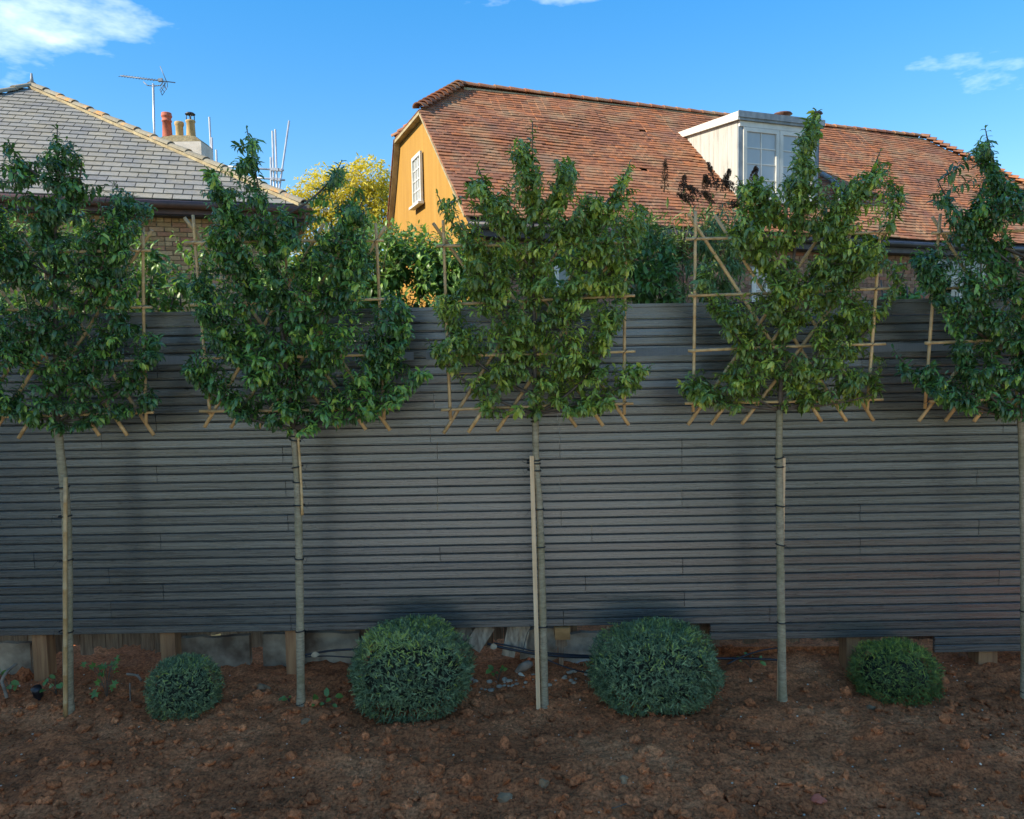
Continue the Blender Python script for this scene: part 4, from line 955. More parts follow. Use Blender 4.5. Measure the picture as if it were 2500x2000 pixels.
shrub('laurel_shrub', [(1150, 620), (1220, 590), (1330, 600), (1400, 600), (1460, 540), (1540, 500), (1600, 520), (1650, 600), (1660, 780), (1150, 780)], 7.3, 0.4, 420, 13, 0.09, 'leaf_shrub', 'green shrub behind the fence seen through the middle tree')
shrub('buddleia_bush', [(1560, 520), (1620, 480), (1680, 470), (1760, 470), (1810, 500), (1830, 580), (1800, 770), (1560, 770)], 7.6, 0.5, 240, 14, 0.12, 'leaf_grey', 'buddleia bush with narrow leaves and dead brown flower spikes', LEAVES_THIN, 0.45, 0.6)
shrub('laurel_shrub', [(2160, 690), (2230, 660), (2290, 690), (2330, 780), (2140, 780)], 6.6, 0.25, 30, 12, 0.075, 'leaf_shrub', 'small leafy shrub behind the fence between the two right trees', n_single=15)
bud = [o for o in scene.objects if o.name.startswith('buddleia_bush')][0]
for (px, py, px2, py2) in ((1622, 470, 1624, 392), (1668, 470, 1672, 430), (1725, 460, 1722, 428), (1750, 455, 1730, 398), (1760, 460, 1782, 415), (1790, 462, 1765, 440), (1700, 480, 1680, 455), (1805, 495, 1820, 478), (1780, 500, 1810, 500), (1740, 490, 1715, 470), (1690, 492, 1655, 475), (1838, 440, 1846, 408)):
    a, c = at(px, py, 7.5 + random.uniform(-0.2, 0.2)), at(px2, py2, 7.4); mb = MB(); m_ = a.lerp(c, 0.5) + Vector((random.uniform(-0.02, 0.02), 0, 0.01))
    pts = bez(a, m_, c, 10); L = (c - a).length
    mb.tube(pts, [0.004] * 10 + [0.002], 5)
    for k in range(110):
        t = random.random(); p = pts[min(9, int(t * 10))].lerp(pts[min(10, int(t * 10) + 1)], t * 10 % 1); r = 0.034 * (1.1 - t) + 0.010
        q = p + rnd_unit() * r; s = 0.012 * random.uniform(0.6, 1.3); mb.add([q + Vector(v) * s for v in ICO1[0][:12]], [tuple(f) for f in ico(1)[1][:0]] or [], 0)
        b0 = len(mb.v) - 12; mb.f += [(b0, b0 + 1, b0 + 2), (b0 + 3, b0 + 4, b0 + 5), (b0 + 6, b0 + 7, b0 + 8), (b0 + 9, b0 + 10, b0 + 11), (b0, b0 + 5, b0 + 8), (b0 + 2, b0 + 7, b0 + 11)]; mb.sm += [False] * 6
    mb.build('flower_spike', MAT['flower'], bud)

# ================================================================= ROOFING KIT
_PM = {}
def piece_mesh(key, sx, sy, sz, mat):
    if key not in _PM:
        mb = MB(); mb.cbox((0, 0, 0), (sx, 0, 0), (0, sy, 0), (0, 0, sz)); _PM[key] = mb.mesh(key[0], mat)
    return _PM[key]
def basis(o, x, y, z):
    return Matrix(((x.x, y.x, z.x, o.x), (x.y, y.y, z.y, o.y), (x.z, y.z, z.z, o.z), (0, 0, 0, 1)))
def lay_pieces(items, name, mat, parent, limit, key):
    """items: (matrix, (sx,sy,sz), score); best-scored become parts, the rest one joined part"""
    items.sort(key=lambda q: q[2])
    for mtx, (sx, sy, sz), _ in items[:limit]:
        place(bpy.data.objects.new(name, piece_mesh((name, key, round(sx, 3), round(sy, 3), round(sz, 3)), round(sx, 3), round(sy, 3), round(sz, 3), mat)), parent, mtx)
    rest = items[limit:]
    if rest:
        cv = np.array([(-1, -1, -1), (1, -1, -1), (1, 1, -1), (-1, 1, -1), (-1, -1, 1), (1, -1, 1), (1, 1, 1), (-1, 1, 1)]) * 0.5
        cf = np.array([(3, 2, 1, 0), (4, 5, 6, 7), (0, 1, 5, 4), (1, 2, 6, 5), (2, 3, 7, 6), (3, 0, 4, 7)])
        VV = []; AA = []
        for mtx, s, _ in rest:
            M4 = np.array(mtx); v = (cv * np.array(s)) @ M4[:3, :3].T + M4[:3, 3]; VV.append(v); AA.append(np.full(8, random.random()))
        Fq = (cf[None] + (np.arange(len(rest)) * 8)[:, None, None]).reshape(-1, 4)
        obj_np(name + 's', np.concatenate(VV), Fq, mat, parent, np.concatenate(AA))['kind'] = 'stuff'
def seen_score(p, x0, x1, y0, y1):
    px, py = proj(p)
    return (0 if (x0 < px < x1 and y0 < py < y1) else 1e5) + (Vector(p) - CAM).length
def window(parent, o, ax, az, an, w, h, cols, rows, frame='whitepaint', glass='glass', bar=0.022, fr=0.05, sill=True):
    """frame with glazing bars at o (lower left), panes as sub-parts"""
    mb = MB(); d = 0.05
    for u in (0, w - fr): mb.box(o + ax * u, ax * fr, az * h, an * d)
    for z in (0, h - fr): mb.box(o + ax * fr + az * z + an * 0.001, ax * (w - 2 * fr), az * fr, an * (d - 0.002))
    iw, ih = w - 2 * fr, h - 2 * fr
    for c in range(1, cols): mb.box(o + ax * (fr + iw * c / cols - bar / 2) + az * fr + an * 0.012, ax * bar, az * ih, an * 0.022)
    for r_ in range(1, rows): mb.box(o + ax * fr + az * (fr + ih * r_ / rows - bar / 2) + an * 0.010, ax * iw, az * bar, an * 0.022)
    if sill: mb.box(o - ax * 0.04 - az * 0.05, ax * (w + 0.08), az * 0.049, an * 0.12)
    win = mb.build('window', MAT[frame], parent)
    return win, [(o + ax * (fr + iw * c / cols) + az * (fr + ih * r_ / rows), ax * (iw / cols), az * (ih / rows)) for c in range(cols) for r_ in range(rows)], glass, an
def glaze(res, as_child=None):
    win, panes, glass, an = res
    for (o, a, z) in panes:
        mb = MB(); mb.box(o + an * 0.014, a, z, an * 0.004); mb.build('pane', MAT[glass], as_child or win)

# ================================================================= SLATE ROOFED HOUSE (left)
A1 = R(18.0); ax1 = Vector((math.cos(A1), math.sin(A1), 0)); bk1 = Vector((-math.sin(A1), math.cos(A1), 0))
Rc = at(742, 503, 13.0); EZ = Rc.z
t1 = 5.4
def apex_at(t): return Rc - ax1 * t + bk1 * t
for _ in range(40):
    q = apex_at(t1); t1 += (proj((q.x, q.y, 8.0))[0] - 78) / 300
Ap = apex_at(t1); Ap.z = at(76, 214, Ap.y).z
Lc = Rc - ax1 * (t1 + 3.4)
house1 = thing('slate_roofed_house', (Rc.x - 4, Rc.y + 3, 0), 'yellow brick house with a grey slate roof, behind the trees at the left', 'house')
dwn = (Ap - (Rc - ax1 * t1)); SL = dwn.length; dn = dwn.normalized(); nrm1 = ax1.cross(dn).normalized()
if nrm1.z < 0: nrm1 = -nrm1
RBk = Rc + bk1 * (2 * t1); ApB = Ap + bk1 * 6.0
mb = MB(); mb.add([Lc, Rc, Ap], [(0, 1, 2)]); mb.add([Rc, Rc + bk1 * (t1 + 6), ApB, Ap], [(0, 1, 2, 3)]); mb.add([Lc, Ap, ApB, Lc + bk1 * (t1 + 6)], [(0, 1, 2, 3)])
for q in range(len(mb.v)): mb.v[q] = tuple(Vector(mb.v[q]) - Vector((0, 0, 0.03)))
roof1 = mb.build('roof', MAT['underlay'], house1)
g = 0.2245; nrow = int(SL / g); wS = 0.285; items = []
for r_ in range(nrow + 1):
    s = r_ * g; fr_ = s / SL
    if fr_ > 0.985: continue
    ur = t1 * fr_; ul = 3.4 * fr_          # setbacks right / left along the eave
    x0_, x1_ = -(t1 + 3.4) + ul, -ur       # along ax1 from Rc
    x = x1_ - wS * (0.5 if r_ % 2 else 1.0)
    k = 0
    xx = math.floor(x0_ / wS) * wS + (wS / 2 if r_ % 2 else 0)
    while xx < x1_:
        a_, b_ = max(xx, x0_ + 0.02), min(xx + wS, x1_ - 0.02)
        if b_ - a_ > 0.04:
            c = Rc + ax1 * ((a_ + b_) / 2) + dn * (s + g * 0.62) + nrm1 * 0.016
            tl = 0.07 + random.uniform(-0.01, 0.015)
            yv = (dn - nrm1 * tl).normalized(); yaw = random.gauss(0, 0.006); xv = (ax1 + dn * yaw).normalized(); zv = xv.cross(yv).normalized(); yv = zv.cross(xv)
            wq = round(b_ - a_ - 0.013, 2) if b_ - a_ < wS - 0.01 else round(wS - 0.013, 3)
            items.append((basis(c, xv, yv, zv), (wq, g * 1.3, 0.017), seen_score(c, 0, 740, 200, 500)))
        xx += wS
lay_pieces(items, 'slate', MAT['slate'], roof1, 300, 'h1')
def hip_line(p, q, step, r, mat, parent, name='hip_tile', n=9, lip=0.018, flat=0.8):
    d = q - p; L = d.length; d.normalize(); k = 0; sd = d.cross(UP).normalized(); up = sd.cross(d).normalized()
    if up.z < 0: up = -up
    cnt = max(1, int(L / step))
    for k in range(cnt):
        a = p + d * (k * L / cnt); b = p + d * ((k + 1) * L / cnt + 0.03); mb = MB(); vs = []
        jx = random.gauss(0, 0.006)
        for (c, rr_) in ((a, r * 1.08), (b, r * 0.94)):
            for j in range(n):
                th = math.pi * (0.02 + 0.96 * j / (n - 1)); vs.append(c + sd * (rr_ * math.cos(th) + jx) + up * (rr_ * flat * math.sin(th) + lip * (c == a)))
            for j in range(n - 1, -1, -1):
                th = math.pi * (0.02 + 0.96 * j / (n - 1)); vs.append(c + sd * (rr_ * 0.86 * math.cos(th) + jx) + up * (rr_ * flat * 0.84 * math.sin(th) + lip * (c == a) - 0.006))
        m2 = 2 * n; fs = [(j, (j + 1) % m2, (j + 1) % m2 + m2, j + m2) for j in range(m2)]; fs += [tuple(range(m2 - 1, -1, -1)), tuple(range(m2, 2 * m2))]
        mb.add(vs, fs, 0); mb.build(name, MAT[mat], parent)
hip_line(Rc + UP * 0.02, Ap + UP * 0.03, 0.46, 0.088, 'hip', roof1)
hip_line(Lc + UP * 0.02, Ap + UP * 0.03, 0.46, 0.088, 'hip', roof1)
hip_line(Ap + UP * 0.03, ApB + UP * 0.03, 0.46, 0.088, 'hip', roof1, 'ridge_tile')
mb = MB(); mb.tube([Ap + UP * 0.06, Ap + UP * 0.28], [0.045, 0.02], 6); mb.build('finial', MAT['lead'], roof1)
# mortar bedding along the hip
dh = (Ap - Rc).normalized(); sh = dh.cross(UP).normalized()
mb = MB(); mb.box(Rc - sh * 0.13 - UP * 0.02, sh * 0.26, Ap - Rc, UP * 0.05); mb.build('mortar_bed', MAT['lichen_mortar'], roof1)
# gutter, fascia, walls
go = -bk1 * 0.06 - UP * 0.07
mb = MB(); mb.tube([Lc + go, Rc + go + ax1 * 0.04], 0.062, 10); mb.build('gutter', MAT['gutter'], house1)
mb = MB(); mb.box(Lc - UP * 0.20 + bk1 * 0.03, Rc - Lc, bk1 * 0.03, UP * 0.17); mb.build('fascia', MAT['gutter'], house1)
mb = MB(); mb.box(Lc - UP * 0.22 + bk1 * 0.06, Rc - Lc, bk1 * 0.32, UP * 0.03); mb.build('soffit', MAT['soffit'], house1)
WL = Lc + bk1 * 0.34 + ax1 * 0.34; WR_ = Rc + bk1 * 0.34 - ax1 * 0.36
mb = MB(); mb.box(Vector((WL.x, WL.y, -0.25)) + bk1 * 0.012, WR_ - WL, bk1 * 8, UP * (EZ + 0.05)); wall1 = mb.build('wall', MAT['mortar'], house1)
def brickwork(o, ax, an, length, z0, z1, mat, parent, win, limit, key, skip=()):
    items = []; bw, bh, jn = 0.215, 0.065, 0.010; z = z0; r_ = 0
    while z + bh < z1:
        x = -(bw + jn) / 2 * (r_ % 2)
        while x < length:
            a_, b_ = max(0, x), min(length, x + bw)
            if b_ - a_ > 0.05 and not any(sx0 < (a_ + b_) / 2 < sx1 and sz0 < z + bh / 2 < sz1 for (sx0, sx1, sz0, sz1) in skip):
                head = (r_ % 5 == 4)
                parts_ = [(a_, b_)] if not head else [(a_, (a_ + b_) / 2 - jn / 2), ((a_ + b_) / 2 + jn / 2, b_)]
                for (p0, p1) in parts_:
                    c = o + ax * ((p0 + p1) / 2) + UP * (z + bh / 2 - o.z) + an * (0.004 + random.uniform(-0.004, 0.004))
                    items.append((basis(c, ax, an.cross(ax) * 0 + (UP.cross(ax)), UP), (round(p1 - p0, 2), 0.05, bh), seen_score(c, *win)))
            x += bw + jn
        z += bh + jn; r_ += 1
    lay_pieces(items, 'brick', mat, parent, limit, key)
brickwork(Vector((WL.x, WL.y, 0)), ax1, -bk1, (WR_ - WL).length, 2.75, EZ - 0.2, MAT['brick_yellow'], wall1, (330, 700, 490, 780), 300, 'h1')
# dark tiled underside at the right corner
Yd = Rc.y + 0.6
mb = MB(); mb.prism([at(684, 506, Yd), at(748, 500, Yd), at(742, 525, Yd), at(722, 560, Yd), at(712, 584, Yd), at(688, 584, Yd)], Vector((0, 0.5, 0)))
eav = mb.build('eaves_return', MAT['soffit'], house1)
for k in range(5):
    for j in range(3):
        p = at(694 + j * 14 + k * 1.0, 520 + k * 13, Yd - 0.03)
        if 694 + j * 14 < 742 - k * 7: mm = MB(); mm.tube([p, p + Vector((0.0, 0.02, -0.085))], [0.045, 0.05], 8); mm.build('tile', MAT['soffit'], eav)

# wire across the slates
cable('overhead_wire', [(250, 495, 12.4), (420, 500, 12.4), (560, 500, 12.5), (690, 520, 12.6), (760, 560, 12.8)], 0.006, 'thin dark wire sagging along the gutter of the slate roof', 'wire')

# chimney (part of a house behind): stack with three pots, standing on a hidden roof
YC = 20.5
ch = thing('chimney_stack', at(440, 900, YC), 'cream rendered chimney stack with three clay pots behind the slate roof', 'chimney')
a, b_ = at(388, 335, YC), at(490, 336, YC); wS_ = b_.x - a.x; top = a.z
mb = MB(); n = 9
mb.box((a.x, YC, 0), (wS_, 0, 0), (0, 0.8, 0), (0, 0, top - 0.12)); mb.build('stack', MAT['chimney'], ch)
fl = []
for k in range(n + 1):
    t = k / n; fl.append((a.x + wS_ * t, YC - 0.002, top - 0.02 + 0.06 * math.sin(math.pi * t) + random.uniform(-0.02, 0.02) - (0.10 if k == n else 0)))
mb = MB(); mb.prism(fl + [(b_.x, YC - 0.002, top - 0.12), (a.x, YC - 0.002, top - 0.12)], (0, 0.8, 0)); mb.build('flaunching', MAT['lichen_mortar'], ch)
sC = YC / F
def pot(px, py_t, py_b, wpx, prof, mat, name='pot'):
    p = at(px, py_b, YC + 0.35); h = (at(px, py_t, YC + 0.35).z - p.z); r = wpx / 2 * sC
    mb = MB(); mb.lathe(p, [(r * q, h * z) for q, z in prof], 20); return mb.build(name, MAT[mat], ch), p, h, r
pot(409, 276, 334, 24, [(0.98, -0.1), (0.97, 0.0), (0.85, 0.62), (0.98, 0.63), (0.98, 0.68), (0.86, 0.70), (0.9, 0.80), (1.05, 0.83), (1.05, 0.90), (0.92, 0.92), (1.0, 0.97), (0.92, 1.0), (0.7, 1.0), (0.65, 0.9)], 'terracotta')
pot(439, 298, 336, 22, [(0.85, -0.1), (0.83, 0.0), (0.80, 0.7), (0.98, 0.78), (1.0, 0.95), (0.9, 1.0), (0.7, 1.0), (0.65, 0.9)], 'buffpot')
_, p, h, r = pot(467, 294, 340, 24, [(0.95, -0.1), (0.92, 0.0), (0.80, 0.85), (0.95, 0.90), (0.95, 0.97), (0.85, 1.0), (0.65, 1.0), (0.6, 0.9)], 'buffpot')
mb = MB()
for k in range(4):
    a_ = k * 1.57 + 0.5; mb.tube([p + Vector((math.cos(a_) * r * 0.75, math.sin(a_) * r * 0.75, h * 0.95)), p + Vector((math.cos(a_) * r * 0.75, math.sin(a_) * r * 0.75, h * 1.32))], 0.012, 5)
mb.lathe(p, [(r * 0.98, h * 1.30), (r * 1.02, h * 1.32), (r * 0.7, h * 1.40), (0.02, h * 1.43)], 20); mb.build('cowl', MAT['blackgutter'], ch)

# television aerial
YA = 17.0
ae = thing('tv_aerial', at(379, 400, YA), 'television aerial on a thin pole above the slate roof', 'aerial')
mb = MB(); mb.tube([at(379, 420, YA), at(374, 205, YA)], 0.024, 8); mb.build('mast', MAT['galv'], ae)
b0, b1 = at(294, 185, YA), at(428, 202, YA)
mb = MB(); mb.tube([b0, b1], 0.011, 6); mb.build('boom', MAT['aerial'], ae)
for k in range(13):
    t = 0.02 + 0.62 * k / 12; p = b0.lerp(b1, t); mb = MB(); d = Vector((0.01, 0.11, 0.055)); mb.tube([p - d, p + d], 0.006, 5); mb.build('director', MAT['aerial'], ae)
mb = MB(); mb.tube([at(350, 200, YA), at(360, 209, YA), at(374, 210, YA), at(392, 209, YA), at(399, 199, YA)], 0.011, 6); mb.build('bracket', MAT['aerial'], ae)
c = at(406, 198, YA)
mb = MB(); mb.tube([c, at(391, 162, YA)], 0.008, 5)
for (p0, p1) in (((408, 198), (390, 220)), ((401, 201), (404, 214)), ((390, 218), (396, 233)), ((409, 212), (396, 233)), ((392, 212), (402, 226)), ((397, 207), (407, 219)), ((408, 200), (409, 212)), ((404, 204), (393, 226))): mb.tube([at(*p0, YA), at(*p1, YA + 0.1)], 0.006, 5)
mb.build('reflector', MAT['aerial'], ae)
mb = MB(); p = at(392, 196, YA); mb.cbox(p, (0.09, 0, 0.01), (0, 0.06, 0), (0, 0, 0.06)); mb.build('junction_box', MAT['aerial'], ae)

# scaffolding behind
YS = 24.0
sf = thing('scaffolding', at(680, 900, YS), 'galvanised scaffold tubes rising behind the slate roof', 'scaffolding')
for (p0, p1) in (((511, 286), (518, 420)), ((517, 336), (520, 420)), ((528, 366), (530, 420)), ((661, 384), (663, 560)), ((665, 320), (672, 560)), ((672, 316), (680, 560)), ((706, 295), (668, 560)), ((547, 406), (693, 416)), ((600, 432), (696, 440))):
    q0, q1 = at(*p0, YS), at(*p1, YS)
    if p1[1] >= 420 and abs(p0[0] - p1[0]) < 60: q1 = q1 + (q1 - q0).normalized() * (q1.z / max(0.1, abs((q1 - q0).normalized().z)))
    mb = MB(); mb.tube([q0, q1], 0.030, 8); mb.build('scaffold_tube', MAT['galv'], sf)
for (px, py) in ((664, 414), (671, 414), (679, 415), (665, 437), (675, 438), (684, 415), (681, 439)):
    p = at(px, py, YS - 0.04); mb = MB(); mb.cbox(p, (0.09, 0, 0), (0, 0.09, 0), (0, 0, 0.08)); mb.build('coupler', MAT['galv'], sf)

# ================================================================= RED TILED HOUSE (right)
A2 = R(21.0); ax2 = Vector((math.cos(A2), math.sin(A2), 0)); bk2 = Vector((-math.sin(A2), math.cos(A2), 0))
C2 = at(1150, 530, 13.3); C2.z = 0.0
ER = 4.70; VR, ZR = 3.86, 8.14          # eave height, ridge offset and height
SLP = (ZR - ER) / VR
U0, U1, U2 = 1.14, 14.45, 18.3          # ridge start, ridge end, right end of the eave
VH, ZH = 2.79, None; ZH = ER + VH * SLP - 0.03
def hp(u, v, z): return C2 + ax2 * u + bk2 * v + UP * z
house2 = thing('red_tiled_house', hp(9, 3.8, 0), 'long house with a red clay tiled roof and a yellow rendered gable end', 'house')
sdn = (bk2 + UP * SLP).normalized(); nr2 = ax2.cross(sdn).normalized()
if nr2.z < 0: nr2 = -nr2
SL2 = math.hypot(VR, ZR - ER)
def zroof(v): return ER + v * SLP
VB = 6.15; ZB = 5.1; VHB = 4.95
mb = MB()
mb.add([hp(-0.1, -0.12, zroof(-0.12)), hp(U2, -0.12, zroof(-0.12)), hp(U1, VR, ZR), hp(U0, VR, ZR), hp(-0.1, VH, zroof(VH))], [(0, 1, 2, 3, 4)])
mb.add([hp(-0.1, VH, zroof(VH)), hp(U0, VR, ZR), hp(-0.1, VHB, zroof(VH))], [(0, 1, 2)])
mb.add([hp(-0.1, VHB, zroof(VH)), hp(U0, VR, ZR), hp(U1, VR, ZR), hp(U2, VB + 1.4, 4.0), hp(-0.1, VB, ZB), ], [(0, 1, 2, 3, 4)])
mb.add([hp(U2, -0.12, zroof(-0.12)), hp(U2, VB + 1.4, 4.0), hp(U1, VR, ZR)], [(0, 1, 2)])
for q in range(len(mb.v)): mb.v[q] = tuple(Vector(mb.v[q]) - nr2 * 0.035)
roof2 = mb.build('roof', MAT['underlay'], house2)
# dormer placement read off the roof plane
P0r = hp(0, 0, ER)
dfl = ray_plane(1797, 487, P0r, nr2); dbk = ray_plane(1693, 334, P0r, nr2)
def uvz(p): q = p - C2; return q.dot(ax2), q.dot(bk2), q.z
du, dv, dz = uvz(dfl)
dpl = hp(0, dv, 0)
dtl = ray_plane(1803, 276, dpl, bk2); dtr = ray_plane(1994, 300, dpl, bk2)
DU0, DU1, DZ1 = uvz(dtl)[0], uvz(dtr)[0], uvz(dtl)[2]
DZb = uvz(dbk)[2]; DVb = uvz(dbk)[1]
print('DORMER', du, dv, dz, DU0, DU1, DZ1, DVb, DZb)
gg = 0.1145; nr_ = int(SL2 / gg); wT = 0.178; items = []
for r_ in range(nr_ + 1):
    s = r_ * gg - 0.10; v = s * VR / SL2; fr_ = max(0, v / VR)
    ul = -0.12 if v < VH else -0.12 + (U0 + 0.12) * (v - VH) / (VR - VH)
    ur = U2 - (U2 - U1) * fr_
    x = ul + random.uniform(-0.01, 0.01) - (wT / 2 if r_ % 2 else 0); rj = random.gauss(0, 0.004); ph = random.random() * 9
    while x < ur:
        a_, b_ = max(x, ul), min(x + wT, ur)
        if b_ - a_ > 0.03 and random.random() > 0.0012:
            um = (a_ + b_) / 2
            hid = DU0 + 0.03 < um < DU1 - 0.03 and dv + 0.05 < v < DVb - 0.05
            if not hid:
                dz_ = 0.045 * mnoise.noise(Vector((um * 0.45, s * 0.7, 3))) + 0.014 * mnoise.noise(Vector((um * 2.2, s * 3, 8)))
                ds = 0.012 * math.sin(um * 1.3 + ph) + rj + random.gauss(0, 0.0035)
                c = hp(um, 0, ER) + sdn * (s + gg * 0.62 + ds) + nr2 * (0.022 + dz_)
                tl = 0.145 + random.gauss(0, 0.018); roll_ = random.gauss(0, 0.010)
                xv = (ax2 + nr2 * roll_ + sdn * random.gauss(0, 0.010)).normalized(); yv = (sdn - nr2 * tl).normalized(); zv = xv.cross(yv).normalized(); yv = zv.cross(xv)
                items.append((basis(c, xv, yv, zv), (round(b_ - a_ - 0.001, 2) if b_ - a_ < wT - 0.01 else wT - 0.0015, gg * 1.28, 0.021), seen_score(c, 1040, 1420, 200, 420)))
        x += wT
lay_pieces(items, 'tile', MAT['tile'], roof2, 300, 'h2')
hip_line(hp(U0, VR, ZR + 0.02), hp(U1 * 0.5, VR, ZR - 0.02), 0.34, 0.12, 'tile', roof2, 'ridge_tile', 9, 0.006)
hip_line(hp(U1 * 0.5, VR, ZR - 0.02), hp(U1, VR, ZR + 0.02), 0.34, 0.12, 'tile', roof2, 'ridge_tile', 9, 0.006)
hip_line(hp(-0.12, VH, zroof(VH) + 0.03), hp(U0, VR, ZR + 0.03), 0.17, 0.13, 'tile', roof2, 'bonnet_tile', 9, 0.055)
hip_line(hp(-0.12, VHB, zroof(VH) + 0.02), hp(U0, VR, ZR + 0.02), 0.17, 0.12, 'tile', roof2, 'bonnet_tile', 9, 0.03)
hip_line(hp(U2, -0.1, zroof(-0.1) + 0.03), hp(U1, VR, ZR + 0.03), 0.19, 0.13, 'tile', roof2, 'bonnet_tile', 9, 0.06)
mb = MB(); mb.box(hp(U0, VR - 0.10, ZR - 0.09), ax2 * (U1 - U0), bk2 * 0.24, UP * 0.06); mb.build('mortar_bed', MAT['lichen_mortar'], roof2)
# half hip tiles
items = []
hd = (hp(U0, VR, ZR) - hp(-0.1, (VH + VHB) / 2, zroof(VH))); hL = hd.length; hdn = hd.normalized(); hn = bk2.cross(hdn).normalized()
if hn.z < 0: hn = -hn
for r_ in range(int(hL / gg)):
    s = r_ * gg; k = s / hL; v0, v1 = VH + (VR - VH) * k, VHB + (VR - VHB) * k; x = v0
    while x < v1:
        w_ = min(wT, v1 - x)
        if w_ > 0.03:
            c = hp(-0.12, 0, zroof(VH)) + bk2 * (x + w_ / 2) + hdn * (s + gg * 0.6) + hn * 0.02; yv = (hdn - hn * 0.13).normalized(); zv = bk2.cross(yv).normalized()
            items.append((basis(c, bk2, yv, zv), (round(w_ - 0.004, 2), gg * 1.28, 0.021), 0))
        x += wT
lay_pieces(items, 'hip_tile', MAT['tile'], roof2, 0, 'h2h')
# verge: tile edges and mortar up the gable
gpts = [(0.0, ER), (VH, zroof(VH)), (VHB, zroof(VH)), (5.4, 6.35), (VB, ZB), (VB + 0.25, 4.4)]
for (p0, p1) in zip(gpts[:-1], gpts[1:]):
    a, c = hp(-0.13, p0[0], p0[1] - 0.05), hp(-0.13, p1[0], p1[1] - 0.05)
    if p0[0] == VH: continue
    mb = MB(); mb.box(a, c - a, ax2 * 0.12, UP * 0.05); mb.build('verge_mortar', MAT['lichen_mortar'], roof2)
    L = (c - a).length; d = (c - a).normalized(); nn_ = int(L / 0.11)
    if p0[0] > VH:
        it = []
        for k in range(nn_):
            o = a + d * (k + 0.5) * L / nn_ + UP * 0.06; it.append((basis(o, ax2, d, ax2.cross(d)), (0.07, 0.14, 0.02), 0))
        lay_pieces(it, 'verge_tile', MAT['tile'], roof2, 40, 'verge')
mb = MB(); mb.prism([hp(0.0, VH - 0.05, zroof(VH) - 0.06), hp(0.0, VHB + 0.05, zroof(VH) - 0.06), hp(0.0, VHB + 0.05, zroof(VH) + 0.0), hp(0.0, VH - 0.05, zroof(VH) + 0.0)], -ax2 * 0.14); mb.build('hip_eave', MAT['lichen_mortar'], roof2)
# gable wall in ochre render
gw = [hp(0, 0.0, 0), hp(0, 0.0, ER - 0.05), hp(0, VH, zroof(VH) - 0.06), hp(0, VHB, zroof(VH) - 0.06), hp(0, 5.4, 6.28), hp(0, VB, ZB - 0.06), hp(0, VB + 0.25, 4.3), hp(0, VB + 0.25, 0)]
mb = MB(); mb.prism(gw, ax2 * 0.25); gable = mb.build('gable_wall', MAT['ochre'], house2); gable['label'] = 'yellow ochre rendered gable wall'
g00 = ray_plane(1037, 492, C2, ax2); g01 = ray_plane(1013, 395, C2, ax2); g10 = ray_plane(1036, 366, C2, ax2)
v_a, z_a = uvz(g00)[1], uvz(g00)[2]; v_b = uvz(g01)[1]; z_t = uvz(g10)[2]
print('GABLEWIN', v_a, v_b, z_a, z_t)
glaze(window(gable, hp(-0.03, v_b, z_a), -bk2, UP, -ax2, abs(v_b - v_a), z_t - z_a, 3, 4, 'whitepaint', 'paleglass', 0.03, 0.07), None)
# front wall in brown brick, gutter, windows
mb = MB(); mb.box(hp(0.26, 0.262, -0.25), ax2 * (U2 - 0.6), bk2 * 0.25, UP * (ER + 0.2)); fw = mb.build('wall', MAT['mortar'], house2)
mb = MB(); mb.box(hp(U2 - 0.33, 0.262, -0.25), bk2 * 6.5, ax2 * 0.2, UP * (ER + 0.2)); mb.build('end_wall', MAT['mortar'], house2)
mb = MB(); mb.box(hp(0.26, 6.5, -0.25), ax2 * (U2 - 0.6), bk2 * 0.25, UP * (ER + 0.2)); mb.build('back_wall', MAT['mortar'], house2)
mb = MB(); mb.tube([hp(-0.1, -0.17, ER - 0.19), hp(U2, -0.17, ER - 0.19)], 0.06, 10); mb.build('gutter', MAT['blackgutter'], house2)
mb = MB(); mb.box(hp(-0.02, -0.08, ER - 0.36), ax2 * U2, bk2 * 0.03, UP * 0.24); mb.build('fascia', MAT['blackgutter'], house2)
mb = MB(); mb.box(hp(-0.02, -0.05, ER - 0.37), ax2 * U2, bk2 * 0.32, UP * 0.03); mb.build('soffit', MAT['soffit'], house2)
FW0 = hp(0.26, 0.262, 0)
skips = []; wins = []
for (pa, pb) in (((1350, 700), (1430, 590)), ((1832, 760), (1905, 655)), ((2278, 735), (2402, 624))):
    l, t_ = ray_plane(*pa, FW0, bk2), ray_plane(*pb, FW0, bk2); u_a, z0_ = uvz(l)[0], uvz(l)[2]; u_b, z1_ = uvz(t_)[0], uvz(t_)[2]
    skips.append((u_a - 0.26, u_b - 0.26, z0_, z1_)); wins.append((u_a, u_b, z0_, z1_))
brickwork(FW0, ax2, -bk2, U2 - 0.6, 2.6, ER - 0.30, MAT['brick_brown'], fw, (2040, 2500, 580, 740), 300, 'h2', skips)
for (u_a, u_b, z0_, z1_) in wins:
    glaze(window(fw, hp(u_a, 0.262, z0_), ax2, UP, -bk2, u_b - u_a, z1_ - z0_, 2, 2, 'whitepaint', 'glass', 0.03, 0.10), None)
